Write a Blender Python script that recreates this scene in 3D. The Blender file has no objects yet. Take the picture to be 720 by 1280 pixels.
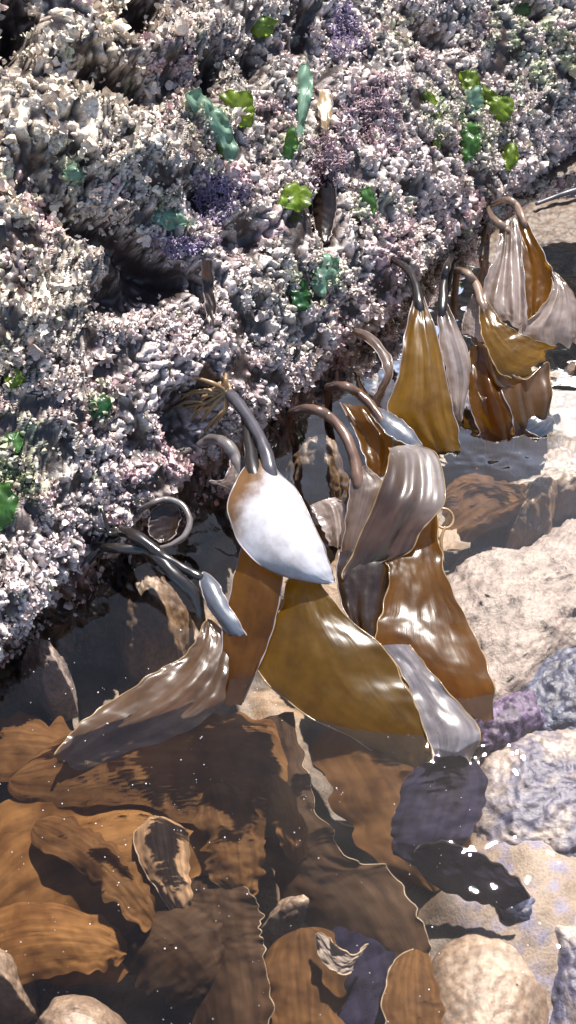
import bpy, bmesh, math, random
import numpy as np
from mathutils import Vector, Matrix
from mathutils.bvhtree import BVHTree

R = math.radians
rng = np.random.default_rng(7)
scene = bpy.context.scene
col = scene.collection

# ------------------------------------------------------------------ camera
CAM_H, PITCH, VFOV = 0.88, R(50), R(50)
cam_d = bpy.data.cameras.new("camera")
cam = bpy.data.objects.new("camera", cam_d); col.objects.link(cam)
cam.location = (0, 0, CAM_H); cam.rotation_euler = (math.pi/2 - PITCH, 0, 0)
cam_d.sensor_fit = 'VERTICAL'; cam_d.angle = VFOV
cam_d.clip_start = 0.02; cam_d.clip_end = 200
scene.camera = cam
cam_d.dof.use_dof = True; cam_d.dof.focus_distance = 4.55; cam_d.dof.aperture_fstop = 2.0
FWD = np.array([0, math.cos(PITCH), -math.sin(PITCH)])
UPV = np.array([0, math.sin(PITCH), math.cos(PITCH)])
CAMP = np.array([0, 0, CAM_H])
TH = math.tan(VFOV/2)

def ray(u, v):
    d = FWD + np.array([1., 0, 0]) * ((u-360)/640*TH) - UPV * ((v-640)/640*TH)
    return d/np.linalg.norm(d)

def at(u, v, z=0.0):
    """world point at height z seen at photo position u, v"""
    d = ray(u, v)
    return CAMP + d*((z-CAM_H)/d[2])

def project(P):
    q = P - CAMP
    f = q @ FWD
    return 360 + q[..., 0]/f/TH*640, 640 - (q @ UPV)/f/TH*640

# ------------------------------------------------------------------ noise (numpy)
_perm = rng.permutation(256); _perm = np.concatenate([_perm, _perm, _perm])
_grad = rng.normal(size=(256, 3)); _grad /= np.linalg.norm(_grad, axis=1)[:, None]
_rnd = rng.random((256, 3))

def perlin(P):
    P = np.asarray(P, float)
    i = np.floor(P).astype(int); f = P - i; i = i & 255
    w = f*f*f*(f*(f*6-15)+10)
    out = 0
    for dx in (0, 1):
        for dy in (0, 1):
            for dz in (0, 1):
                h = _perm[_perm[_perm[(i[..., 0]+dx) & 255] + ((i[..., 1]+dy) & 255)] + ((i[..., 2]+dz) & 255)]
                g = _grad[h]
                d = g[..., 0]*(f[..., 0]-dx) + g[..., 1]*(f[..., 1]-dy) + g[..., 2]*(f[..., 2]-dz)
                wx = w[..., 0] if dx else 1-w[..., 0]
                wy = w[..., 1] if dy else 1-w[..., 1]
                wz = w[..., 2] if dz else 1-w[..., 2]
                out = out + d*wx*wy*wz
    return out

def fbm(P, o=4):
    s, a, q = 0, 1.0, np.asarray(P, float)
    for k in range(o):
        s = s + a*perlin(q); q = q*2.03 + 17.3; a *= .5
    return s

def worley(P):
    P = np.asarray(P, float)
    i = np.floor(P).astype(int); f = P - i
    best = np.full(P.shape[:-1], 9.0)
    for dx in (-1, 0, 1):
        for dy in (-1, 0, 1):
            for dz in (-1, 0, 1):
                h = _perm[_perm[_perm[(i[..., 0]+dx) & 255] + ((i[..., 1]+dy) & 255)] + ((i[..., 2]+dz) & 255)]
                r = _rnd[h]
                d = (f[..., 0]-dx-r[..., 0])**2 + (f[..., 1]-dy-r[..., 1])**2 + (f[..., 2]-dz-r[..., 2])**2
                best = np.minimum(best, d)
    return np.sqrt(best)

def sstep(a, b, x):
    t = np.clip((x-a)/(b-a), 0, 1)
    return t*t*(3-2*t)

# ------------------------------------------------------------------ mesh helpers
def tag(o, label=None, cat=None, group=None, kind=None):
    if label: o['label'] = label
    if cat: o['category'] = cat
    if group: o['group'] = group
    if kind: o['kind'] = kind
    return o

def empty(name, loc):
    o = bpy.data.objects.new(name, None); col.objects.link(o)
    o.location = Vector(loc); o.empty_display_size = .02
    return o

def quads_of(nr, nc, close_c=False):
    r = np.arange(nr-1)[:, None]; c = np.arange(nc if close_c else nc-1)[None, :]
    c2 = (c+1) % nc
    return np.stack([r*nc+c, r*nc+c2, (r+1)*nc+c2, (r+1)*nc+c], -1).reshape(-1, 4)

def link_mesh(name, V, F, mats, parent=None, smooth=True, mi=None, uv=None, tint=None):
    """V (n,3) world coordinates, F (m,4) quads (all quads)"""
    V = np.asarray(V, float).copy()
    if parent is not None:
        V -= np.array(parent.location)
    me = bpy.data.meshes.new(name)
    F = np.asarray(F, np.int32)
    n = len(F)
    me.vertices.add(len(V)); me.vertices.foreach_set('co', V.astype(np.float32).ravel())
    me.loops.add(n*4); me.loops.foreach_set('vertex_index', F.ravel())
    me.polygons.add(n); me.polygons.foreach_set('loop_start', np.arange(n, dtype=np.int32)*4)
    if mi is not None: me.polygons.foreach_set('material_index', np.asarray(mi, np.int32))
    me.update(calc_edges=True)
    me.polygons.foreach_set('use_smooth', np.full(n, smooth))
    if uv is not None:
        l = me.uv_layers.new(name='UVMap'); l.data.foreach_set('uv', np.asarray(uv, np.float32)[F.ravel()].ravel())
    if tint is not None:
        a = me.color_attributes.new('tint', 'FLOAT_COLOR', 'POINT')
        a.data.foreach_set('color', np.asarray(tint, np.float32).ravel())
    for m in (mats if isinstance(mats, (list, tuple)) else [mats]): me.materials.append(m)
    me.validate()
    o = bpy.data.objects.new(name, me); col.objects.link(o)
    if parent is not None: o.parent = parent
    o.cycles.is_caustics_receiver = True
    return o

class Acc:
    def __init__(s): s.V, s.F, s.M, s.U, s.n = [], [], [], [], 0
    def add(s, V, F, m=0, uv=None):
        s.V.append(V); s.F.append(F+s.n); s.M.append(np.full(len(F), m))
        s.U.append(uv if uv is not None else np.zeros((len(V), 2))); s.n += len(V)
    def build(s, name, mats, parent=None, smooth=True):
        return link_mesh(name, np.concatenate(s.V), np.concatenate(s.F), mats, parent, smooth,
                         np.concatenate(s.M), np.concatenate(s.U))

def spline(P, n, ends=True):
    """Catmull-Rom through rows of P (k, ...), resampled to n"""
    P = np.asarray(P, float); k = len(P)
    if k == 2:
        t = np.linspace(0, 1, n).reshape((-1,)+(1,)*(P.ndim-1)); return P[0]*(1-t)+P[1]*t
    Q = np.concatenate([[2*P[0]-P[1]], P, [2*P[-1]-P[-2]]])
    x = np.linspace(0, k-1-1e-9, n); i = x.astype(int); t = (x-i).reshape((-1,)+(1,)*(P.ndim-1))
    a, b, c, d = Q[i], Q[i+1], Q[i+2], Q[i+3]
    return .5*((2*b)+(c-a)*t+(2*a-5*b+4*c-d)*t*t+(3*b-a-3*c+d)*t**3)

def tube_geo(pts, rad, n=None, m=10, flat=1.0, lump=0.0, seed=0):
    pts = np.asarray(pts, float); k = len(pts)
    n = n or max(12, k*8)
    C = spline(pts, n); r = spline(np.asarray(rad, float)[:, None]*np.ones((len(rad), 1)), n)[:, 0] if len(rad) == k else \
        np.interp(np.linspace(0, 1, n), np.linspace(0, 1, len(rad)), rad)
    T = np.gradient(C, axis=0); T /= np.linalg.norm(T, axis=1)[:, None]+1e-12
    up = np.array([0.3, -.5, .8]); B = np.cross(T, up); B /= np.linalg.norm(B, axis=1)[:, None]+1e-12
    N = np.cross(B, T)
    a = np.linspace(0, 2*np.pi, m, endpoint=False)
    rr = r[:, None]*np.ones(m)
    if lump:
        q = np.stack([np.cos(a)[None, :]*1.3+0*rr, np.sin(a)[None, :]*1.3+0*rr, np.linspace(0, n*.25, n)[:, None]+0*rr], -1)
        rr = rr*(1+lump*perlin(q+seed*3.1))
    V = C[:, None]+rr[..., None]*(np.cos(a)[None, :, None]*B[:, None]+flat*np.sin(a)[None, :, None]*N[:, None])
    V = V.reshape(-1, 3); F = quads_of(n, m, True)
    uv = np.stack([np.tile(np.arange(m)/m, n), np.repeat(np.linspace(0, 1, n), m)], -1)
    # rounded caps: collapse extra rings
    caps = []
    for e, s in ((0, -1), (n-1, 1)):
        b = len(V); ring = V[e*m:(e+1)*m]; c = C[e]+T[e]*s*r[e]*.7
        V = np.concatenate([V, (ring*.6+c*.4)+0, np.repeat(c[None], m, 0)]); uv = np.concatenate([uv, uv[e*m:(e+1)*m], uv[e*m:(e+1)*m]])
        i = np.arange(m); j = (i+1) % m
        q1 = np.stack([e*m+i, e*m+j, b+j, b+i], -1); q2 = np.stack([b+i, b+j, b+m+j, b+m+i], -1)
        if s < 0: q1, q2 = q1[:, ::-1], q2[:, ::-1]
        caps += [q1, q2]
    return V, np.concatenate([F]+caps), uv

def blade_geo(rows, n=70, nw=25, bulge=0.0, ruffle=0.0, freq=5.0, pleat=0.0, npleat=4, rough=.0012, seed=0, bead=.0011, ends=None, edge=None, wobble=.0035):
    """rows: (uL,vL,hL, uR,vR,hR). returns Acc with sheet (material 0) and rolled margins (material 1)"""
    L = np.array([at(r[0], r[1], r[2]) for r in rows]); Rr = np.array([at(r[3], r[4], r[5]) for r in rows])
    Ls, Rs = spline(L, n), spline(Rr, n); m = nw
    if ends:
        tt = np.linspace(0, 1, n); f = np.ones(n)
        for a_, x_ in ((ends[0], tt), (ends[1], 1-tt)):
            if a_: f = f*np.where(x_ < a_, np.sqrt(np.maximum(0.0025, 1-(1-x_/a_)**2)), 1)
        md = (Ls+Rs)/2; Ls = md+(Ls-md)*f[:, None]; Rs = md+(Rs-md)*f[:, None]
    w = np.linspace(0, 1, m)
    V = Ls[:, None]*(1-w)[None, :, None]+Rs[:, None]*w[None, :, None]
    du = np.gradient(V, axis=0); dv = np.gradient(V, axis=1)
    N = np.cross(du, dv); N /= np.linalg.norm(N, axis=2)[..., None]+1e-9
    Nm = N.mean(1); Nm = spline(Nm[::max(1, n//8)], n); Nm /= np.linalg.norm(Nm, axis=1)[:, None]+1e-9
    if Nm[n//2] @ (CAMP-V[n//2, m//2]) < 0: Nm = -Nm
    wid = np.linalg.norm(Rs-Ls, axis=1)
    c = 2*w-1
    t = np.linspace(0, 1, n)
    env = np.minimum(1, np.minimum(t, 1.0)*4)[:, None]
    disp = bulge*wid[:, None]*(1-c**2)[None, :]
    q = np.stack([np.repeat(t[:, None]*freq, m, 1), np.repeat((c*1.2)[None, :], n, 0)+seed*7.7, np.full((n, m), seed*3.3)], -1)
    e = (np.abs(c)**2.2)[None, :]
    disp = disp + ruffle*env*e*1.8*perlin(q*np.array([1, .5, 1]))
    disp = disp + ruffle*.35*env*e*perlin(q*np.array([2.7, .6, 1])+5)
    if pleat: disp = disp + pleat*env*(.75+1.3*perlin(q*np.array([.5, 1.3, 1])+11))*np.cos(np.pi*2*npleat*w+3.4*perlin(q*np.array([.35, 1.1, 1])+3))*np.minimum(1, wid/wid.max()*1.3)[:, None]
    disp = disp + rough*perlin(q*np.array([2.2, 2.5, 1])+31)+rough*.4*perlin(q*np.array([5, 6, 1])+57)
    V = V + disp[..., None]*Nm[:, None]
    # in-plane waviness of the margins
    lat = (Rs-Ls)/(wid[:, None]+1e-9)
    wob = perlin(np.stack([t*freq*2.3, np.full(n, seed*1.7), np.zeros(n)], -1))*wobble*np.minimum(1, t*4)
    wob2 = perlin(np.stack([t*freq*2.1, np.full(n, seed*2.9+4), np.zeros(n)], -1))*wobble*np.minimum(1, t*4)
    V = V + (e[..., None]*np.where(c[None, :, None] < 0, wob[:, None, None], wob2[:, None, None]))*lat[:, None]
    dl = du/(np.linalg.norm(du, axis=2)[..., None]+1e-9)
    ew = perlin(np.stack([w*3.1+seed*1.9, np.full(m, seed*.7), np.zeros(m)], -1))+.5*perlin(np.stack([w*8+seed, np.full(m, 9.), np.zeros(m)], -1))
    V = V+(sstep(.75, 1, t)[:, None]*np.minimum(.012, .16*wid[-1])*ew[None, :]*1.6)[..., None]*dl
    A = Acc()
    uv = np.stack([np.tile(w, n), np.repeat(t, m)], -1)
    F = quads_of(n, m)
    A.add(V.reshape(-1, 3), F, 0, uv)
    if bead:
        for side in ((0, m-1) if edge is None else edge):
            E = V[:, side]
            Vt, Ft, u2 = tube_geo(E[::2], bead*.62*(1+.75*np.clip(perlin(np.stack([np.arange(len(E[::2]))*.37+seed, np.full(len(E[::2]), side*1.3), np.zeros(len(E[::2]))], -1))*2, -1, 1)), n=n, m=6)
            A.add(Vt, Ft, 1, u2*np.array([0, 1]))
    return A

# ------------------------------------------------------------------ material helpers
def mat(name):
    m = bpy.data.materials.new(name); m.use_nodes = True
    nt = m.node_tree; nt.nodes.clear()
    return m, nt.nodes, nt.links

def node(N, t, **kw):
    n = N.new(t)
    for k, v in kw.items():
        if k.startswith('i_'):
            n.inputs[k[2:].replace('_', ' ')].default_value = v
        else: setattr(n, k, v)
    return n

def c4(c): return (c[0], c[1], c[2], 1)

def ramp(N, stops):
    r = N.new('ShaderNodeValToRGB'); el = r.color_ramp.elements
    while len(el) > 1: el.remove(el[-1])
    el[0].position, el[0].color = stops[0][0], c4(stops[0][1])
    for p, c in stops[1:]:
        x = el.new(p); x.color = c4(c)
    return r

def kelp_mat(name, base, trans, tf=.45, rough=.3, ior=1.5, patch=None, coat=.5, streak=.35, fine=.5, bump=.14, mott=(.5, .45, .4)):
    """wet kelp: glossy pigmented sheet that lets light through"""
    m, N, L = mat(name)
    out = node(N, 'ShaderNodeOutputMaterial'); mix = node(N, 'ShaderNodeMixShader'); mix.inputs[0].default_value = tf
    pb = node(N, 'ShaderNodeBsdfPrincipled'); tr = node(N, 'ShaderNodeBsdfTranslucent')
    uv = node(N, 'ShaderNodeUVMap'); mp = node(N, 'ShaderNodeMapping'); mp.inputs['Scale'].default_value = (14, 1.6, 1)
    L.new(uv.outputs[0], mp.inputs[0])
    ns = node(N, 'ShaderNodeTexNoise', i_Scale=1.0, i_Detail=4.0, i_Roughness=.6); L.new(mp.outputs[0], ns.inputs['Vector'])
    tc = node(N, 'ShaderNodeTexCoord')
    nb = node(N, 'ShaderNodeTexNoise', i_Scale=28.0, i_Detail=5.0, i_Roughness=.6); L.new(tc.outputs['Object'], nb.inputs['Vector'])
    nf = node(N, 'ShaderNodeTexNoise', i_Scale=240.0, i_Detail=3.0, i_Roughness=.6); L.new(tc.outputs['Object'], nf.inputs['Vector'])
    lo = [x*(1-streak) for x in base]; hi = [min(1, x*(1+streak)) for x in base]
    r1 = ramp(N, [(.3, lo), (.7, hi)]); L.new(ns.outputs[0], r1.inputs[0])
    r2 = ramp(N, [(.35, [x*.75 for x in trans]), (.68, [min(1, x*1.2) for x in trans])]); L.new(nb.outputs[0], r2.inputs[0])
    bc = r1.outputs[0]
    if patch is not None:
        # stipe-end tone fading to the base colour
        sp = node(N, 'ShaderNodeSeparateXYZ'); L.new(uv.outputs[0], sp.inputs[0])
        ad = node(N, 'ShaderNodeMath', operation='MULTIPLY_ADD'); L.new(nb.outputs[0], ad.inputs[0]); ad.inputs[1].default_value = .35; L.new(sp.outputs[1], ad.inputs[2])
        ax = node(N, 'ShaderNodeMath', operation='MULTIPLY_ADD'); L.new(sp.outputs[0], ax.inputs[0]); ax.inputs[1].default_value = patch[3]; L.new(ad.outputs[0], ax.inputs[2])
        mr = node(N, 'ShaderNodeMapRange', interpolation_type='SMOOTHSTEP'); L.new(ax.outputs[0], mr.inputs[0])
        mr.inputs[1].default_value = patch[1]; mr.inputs[2].default_value = patch[2]
        mc = node(N, 'ShaderNodeMix', data_type='RGBA'); L.new(mr.outputs[0], mc.inputs[0])
        mc.inputs[6].default_value = c4(patch[0]); L.new(bc, mc.inputs[7]); bc = mc.outputs[2]
    # mottling
    mm = node(N, 'ShaderNodeMix', data_type='RGBA', blend_type='MULTIPLY'); mm.inputs[0].default_value = .8
    r3 = ramp(N, [(.35, mott), (.6, (1, 1, 1))]); L.new(nb.outputs[0], r3.inputs[0])
    L.new(bc, mm.inputs[6]); L.new(r3.outputs[0], mm.inputs[7])
    L.new(mm.outputs[2], pb.inputs['Base Color'])
    pb.inputs['Roughness'].default_value = rough; pb.inputs['IOR'].default_value = ior
    rr = node(N, 'ShaderNodeMapRange'); L.new(nb.outputs[0], rr.inputs[0]); rr.inputs[3].default_value = rough*.7; rr.inputs[4].default_value = rough*1.35
    L.new(rr.outputs[0], pb.inputs['Roughness'])
    pb.inputs['Coat Weight'].default_value = coat; pb.inputs['Coat Roughness'].default_value = .12
    L.new(r2.outputs[0], tr.inputs['Color'])
    b1 = node(N, 'ShaderNodeBump', i_Strength=bump, i_Distance=.002); L.new(ns.outputs[0], b1.inputs['Height'])
    b2 = node(N, 'ShaderNodeBump', i_Strength=bump*fine, i_Distance=.0006); L.new(nf.outputs[0], b2.inputs['Height']); L.new(b1.outputs[0], b2.inputs['Normal'])
    L.new(b2.outputs[0], pb.inputs['Normal']); L.new(b2.outputs[0], pb.inputs['Coat Normal']); L.new(b1.outputs[0], tr.inputs['Normal'])
    L.new(pb.outputs[0], mix.inputs[1]); L.new(tr.outputs[0], mix.inputs[2]); L.new(mix.outputs[0], out.inputs[0])
    return m

def rock_mat(name, stops, scale=30, fine=300, rough=.6, bump=.6, dist=.003, spots=None, coat=0.0):
    m, N, L = mat(name)
    out = node(N, 'ShaderNodeOutputMaterial'); pb = node(N, 'ShaderNodeBsdfPrincipled')
    tc = node(N, 'ShaderNodeTexCoord')
    n1 = node(N, 'ShaderNodeTexNoise', i_Scale=scale, i_Detail=7.0, i_Roughness=.65, i_Distortion=.6); L.new(tc.outputs['Object'], n1.inputs['Vector'])
    n2 = node(N, 'ShaderNodeTexNoise', i_Scale=fine, i_Detail=4.0, i_Roughness=.7); L.new(tc.outputs['Object'], n2.inputs['Vector'])
    r = ramp(N, stops); L.new(n1.outputs[0], r.inputs[0])
    mm = node(N, 'ShaderNodeMix', data_type='RGBA', blend_type='MULTIPLY'); mm.inputs[0].default_value = .75
    r3 = ramp(N, [(.38, (.45, .42, .42)), (.58, (1, 1, 1))]); L.new(n2.outputs[0], r3.inputs[0])
    L.new(r.outputs[0], mm.inputs[6]); L.new(r3.outputs[0], mm.inputs[7])
    L.new(mm.outputs[2], pb.inputs['Base Color'])
    pb.inputs['Roughness'].default_value = rough; pb.inputs['Coat Weight'].default_value = coat; pb.inputs['Coat Roughness'].default_value = .15
    b1 = node(N, 'ShaderNodeBump', i_Strength=bump, i_Distance=dist); L.new(n1.outputs[0], b1.inputs['Height'])
    b2 = node(N, 'ShaderNodeBump', i_Strength=bump, i_Distance=dist*.3); L.new(n2.outputs[0], b2.inputs['Height']); L.new(b1.outputs[0], b2.inputs['Normal'])
    L.new(b2.outputs[0], pb.inputs['Normal']); L.new(pb.outputs[0], out.inputs[0])
    return m

def tint_mat(name, rough=.55, tf=.15, mult=1.0, coat=.2):
    m, N, L = mat(name)
    out = node(N, 'ShaderNodeOutputMaterial'); pb = node(N, 'ShaderNodeBsdfPrincipled')
    tr = node(N, 'ShaderNodeBsdfTranslucent'); mix = node(N, 'ShaderNodeMixShader'); mix.inputs[0].default_value = tf
    at_ = node(N, 'ShaderNodeAttribute', attribute_name='tint'); tc = node(N, 'ShaderNodeTexCoord')
    n2 = node(N, 'ShaderNodeTexNoise', i_Scale=420.0, i_Detail=3.0); L.new(tc.outputs['Object'], n2.inputs['Vector'])
    r3 = ramp(N, [(.33, (.62, .57, .55)), (.52, (1, 1, 1))]); L.new(n2.outputs[0], r3.inputs[0])
    mm = node(N, 'ShaderNodeMix', data_type='RGBA', blend_type='MULTIPLY'); mm.inputs[0].default_value = .8
    L.new(at_.outputs[0], mm.inputs[6]); L.new(r3.outputs[0], mm.inputs[7])
    L.new(mm.outputs[2], pb.inputs['Base Color']); L.new(mm.outputs[2], tr.inputs['Color'])
    pb.inputs['Roughness'].default_value = rough; pb.inputs['Coat Weight'].default_value = coat; pb.inputs['Coat Roughness'].default_value = .14
    b2 = node(N, 'ShaderNodeBump', i_Strength=.6, i_Distance=.001); L.new(n2.outputs[0], b2.inputs['Height']); L.new(b2.outputs[0], pb.inputs['Normal'])
    L.new(pb.outputs[0], mix.inputs[1]); L.new(tr.outputs[0], mix.inputs[2]); L.new(mix.outputs[0], out.inputs[0])
    return m

M = {}
AMB = (.62, .30, .03)
M['amber'] = kelp_mat('amber kelp', (.115, .052, .009), (.43, .195, .018), tf=.64, rough=.3, coat=.8, streak=.25)
M['olive'] = kelp_mat('olive gold kelp', (.125, .070, .009), (.41, .235, .020), tf=.64, rough=.3, coat=.8, streak=.25)
M['brown'] = kelp_mat('brown kelp', (.10, .045, .014), (.40, .16, .02), tf=.4, rough=.28)
M['dark'] = kelp_mat('dark kelp', (.030, .020, .016), (.16, .07, .02), tf=.25, rough=.25)
M['purple'] = kelp_mat('purple black kelp', (.030, .022, .045), (.08, .05, .07), tf=.25, rough=.25)
M['pale'] = kelp_mat('kelp with painted lilac sheen', (.37, .31, .30), (.60, .44, .30), tf=.35, rough=.32, ior=1.5, coat=.8, streak=.35)  # lilac base colour stands in for sky reflected off the wet blade
M['bright'] = kelp_mat('brown kelp with painted white sky sheen', (.60, .60, .66), (.6, .52, .45), tf=.2, rough=.36, ior=1.6, coat=.8, streak=.08, patch=((.17, .085, .03), .48, .68, .36), bump=.1)  # blue-white sky reflection put into the base colour; the brown is pigment
M['grey'] = kelp_mat('grey brown kelp', (.155, .115, .10), (.40, .22, .09), tf=.3, rough=.34, ior=1.55, coat=.8, streak=.4)
M['blue'] = kelp_mat('kelp with painted blue grey sheen', (.10, .115, .15), (.3, .25, .2), tf=.15, rough=.34, ior=1.6, coat=1.0, streak=.15)  # blue sky sheen painted into the base colour
M['silver'] = kelp_mat('kelp with painted silver sheen', (.19, .17, .18), (.4, .30, .18), tf=.25, rough=.28, ior=1.6, coat=1.0, streak=.3)  # silvery gloss painted into the base colour
M['film'] = kelp_mat('pale brown wet kelp', (.115, .075, .05), (.45, .26, .11), tf=.5, rough=.3, ior=1.55, coat=.8, streak=.4)
M['margin'] = kelp_mat('pale kelp margin', (.42, .31, .18), (.7, .45, .16), tf=.4, rough=.3, streak=.3)
M['margin_dark'] = kelp_mat('lilac kelp margin', (.36, .30, .30), (.5, .4, .3), tf=.2, rough=.3, streak=.4)
M['stipe_dark'] = kelp_mat('black kelp stipe', (.022, .018, .017), (.02, .015, .01), tf=.03, rough=.3, coat=.8)
M['stipe_slate'] = kelp_mat('slate kelp stipe', (.075, .07, .085), (.02, .015, .01), tf=.03, rough=.3, coat=.9)
M['stipe_brown'] = kelp_mat('brown kelp stipe', (.17, .10, .072), (.2, .1, .03), tf=.08, rough=.33, coat=.6)
M['stipe_tan'] = kelp_mat('tan kelp stipe', (.28, .19, .14), (.3, .2, .08), tf=.1, rough=.35, coat=.6)
M['stipe_grey'] = kelp_mat('grey kelp stipe', (.17, .15, .15), (.1, .08, .06), tf=.05, rough=.35, coat=.6)
NK = ((.045, .028, .020), .20, .40, 0)
M['olive_neck'] = kelp_mat('olive kelp darkening to its neck', (.17, .088, .010), (.48, .255, .018), tf=.45, rough=.28, patch=NK)
M['pale_neck'] = kelp_mat('painted lilac sheen kelp with dark neck', (.37, .31, .30), (.60, .44, .30), tf=.35, rough=.32, ior=1.5, coat=.8, streak=.35, patch=NK)  # same painted sheen as the lilac kelp; the dark neck is pigment
M['grey_neck'] = kelp_mat('grey brown kelp darkening to its neck', (.155, .115, .10), (.40, .22, .09), tf=.3, rough=.34, ior=1.55, coat=.8, streak=.4, patch=NK)
M['fold'] = kelp_mat('dark brown kelp with painted silver highlight', (.060, .036, .026), (.30, .14, .05), tf=.25, rough=.32, ior=1.5, coat=.7, streak=.4, patch=((.27, .235, .23), .05, .55, -.30), bump=.15)  # silver patch is a painted highlight, the dark end painted shading
M['holdfast'] = kelp_mat('tan holdfast', (.40, .26, .13), (.4, .25, .08), tf=.12, rough=.4, coat=.5)

for nm, b_, t_, f_ in (('amber', (.16, .078, .027), (.40, .185, .035), .45), ('brown', (.10, .05, .019), (.32, .145, .026), .45), ('dark', (.045, .026, .015), (.16, .075, .02), .35),
                       ('purple', (.017, .015, .034), (.045, .033, .055), .25), ('grey', (.26, .22, .2), (.3, .22, .12), .3), ('stipe_tan', (.20, .125, .075), (.25, .15, .06), .2),  # the purple tone also holds violet sky reflection
                       ('margin', (.36, .28, .20), (.5, .36, .2), .3), ('margin_dark', (.30, .24, .22), (.3, .2, .15), .2)):
    M['sunk_'+nm] = kelp_mat('submerged '+nm.replace('_', ' ')+' kelp', b_, t_, tf=f_, rough=.6, ior=1.12, coat=0, streak=.5, fine=0, bump=.12, mott=(.42, .35, .28))

# ------------------------------------------------------------------ rock face
NH = np.array([.775, -.632, 0.0]); NH /= np.linalg.norm(NH)
line_px = [(-260, 985), (-120, 890), (0, 800), (60, 742), (120, 694), (180, 640), (240, 592), (330, 520), (420, 446), (500, 366), (560, 302), (640, 236), (720, 186), (900, 95)]
base_pts = np.array([at(u, v, .02)[:2] for u, v in line_px])
dlen = np.concatenate([[0], np.cumsum(np.linalg.norm(np.diff(base_pts, axis=0), axis=1))])
d0 = (base_pts[-1]-base_pts[-2]); d0 = d0/np.linalg.norm(d0)
d1 = (base_pts[1]-base_pts[0]); d1 = d1/np.linalg.norm(d1)

def base_at(s):
    x = np.interp(s, dlen, base_pts[:, 0]); y = np.interp(s, dlen, base_pts[:, 1])
    o = np.maximum(s-dlen[-1], 0)[..., None]*d0 + np.minimum(s, 0)[..., None]*d1
    return np.stack([x, y], -1)+o

S = np.concatenate([np.arange(-2.5, -.1, .05), np.arange(-.1, dlen[-1]+.15, .0017), np.arange(dlen[-1]+.2, dlen[-1]+4, .05)])
# profile knots: height z and setback behind the waterline
prof_z = np.array([-.16, -.08, -.02, .012, .035, .08, .16, .30, .48, .70, .80, .84])
prof_b = np.array([.01, .03, .03, .012, .004, .028, .095, .22, .385, .59, .78, 3.0])
plen = np.concatenate([[0], np.cumsum(np.hypot(np.diff(prof_z), np.diff(prof_b)))])
T = np.concatenate([np.arange(0, .95, .0017), np.arange(.95, plen[-1], .04)])
from_t = lambda a: np.interp(T, plen, a)
def smooth1(a, k):
    kk = np.hanning(k); kk /= kk.sum(); p = np.pad(a, k//2, mode='edge'); return np.convolve(p, kk, 'valid')[:len(a)]
zz, bb = smooth1(from_t(prof_z), 17), smooth1(from_t(prof_b), 17)
zt = np.gradient(zz); bt = np.gradient(bb); ln = np.hypot(zt, bt); zt /= ln; bt /= ln
bs = base_at(S)
for c in range(2): bs[:, c] = bs[:, c]
W = np.zeros((len(S), len(T), 3))
W[..., :2] = bs[:, None]-NH[None, None, :2]*bb[None, :, None]
W[..., 2] = zz[None]
WN = np.zeros_like(W); WN[..., :2] = NH[:2]*zt[None, :, None]; WN[..., 2] = bt[None, :]
PU, PV = project(W)
near = np.where((W-CAMP)@FWD > .2, 1.0, 0.0)*(np.abs(PU-360) < 900)*(np.abs(PV-300) < 1200)
disp = .020*fbm(W*5.5, 3) + .018*fbm(W*18+9, 3) + .012*fbm(W*42+5, 2)*sstep(330, 120, PU+.45*PV-40)
# ledges, lumps and holes (u, v, ru, rv, angle, height)
feats = [(120, 165, 90, 52, 15, .017), (85, 50, 60, 40, 0, .018), (232, 45, 42, 50, 0, .020), (180, 70, 45, 22, 0, .02), (165, 225, 60, 40, 20, .028),
         (250, 160, 55, 50, 0, .022), (10, 300, 50, 70, 0, .022), (30, 420, 60, 60, 0, .020), (100, 400, 70, 40, 0, .015), (20, 165, 40, 50, 0, .02),
         (140, 300, 78, 17, 24, -.034), (60, 250, 13, 36, -30, -.026), (135, 105, 52, 24, 15, -.045), (180, 12, 26, 34, 0, -.055), (20, 30, 24, 50, 0, -.055),
         (272, 85, 22, 45, 10, -.045), (325, 75, 16, 30, 0, -.030), (150, 372, 40, 26, 0, -.03), (205, 345, 45, 25, 10, -.035), (255, 245, 22, 22, 30, -.03),
         (405, 265, 16, 42, 0, -.040), (400, 95, 14, 40, 10, -.028), (385, 35, 14, 30, 0, -.025), (545, 45, 26, 18, 10, -.03), (668, 12, 20, 16, 0, -.03),
         (330, 195, 14, 26, 0, -.018), (300, 300, 30, 22, 0, -.02), (170, 555, 20, 14, 0, -.015), (700, 100, 26, 60, 10, .012), (470, 120, 60, 60, 0, .012),
         (345, 320, 40, 70, 0, .010), (140, 270, 14, 8, 30, .02), (255, 375, 9, 34, 0, -.014), (500, 200, 40, 50, 0, .010), (95, 520, 60, 60, 0, .014), (230, 520, 26, 40, 20, -.03),
         (215, 455, 60, 50, 0, .012)]
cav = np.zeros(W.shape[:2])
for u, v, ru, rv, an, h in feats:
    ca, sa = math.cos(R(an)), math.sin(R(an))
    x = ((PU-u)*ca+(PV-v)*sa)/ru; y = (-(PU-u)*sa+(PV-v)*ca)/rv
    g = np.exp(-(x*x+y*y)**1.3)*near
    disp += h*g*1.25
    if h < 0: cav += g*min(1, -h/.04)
edge_fade = sstep(.0, .05, W[..., 2])
q = W*np.array([1, 1, 1.0])
big = sstep(330, 120, PU+.45*PV-40)            # the upper-left clumps are coarser
q = W+WN*disp[..., None]; qb = q*(1-.40*big)[..., None]
wv = np.stack([perlin(q*40+1), perlin(q*40+11), perlin(q*40+21)], -1)*.006
lump = fbm(qb*48+wv*40, 3)
worm = np.abs(perlin((qb+wv)*78))
worm2 = np.abs(perlin((qb+wv)*150+40))
pit = fbm(q*30+60, 2)
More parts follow.
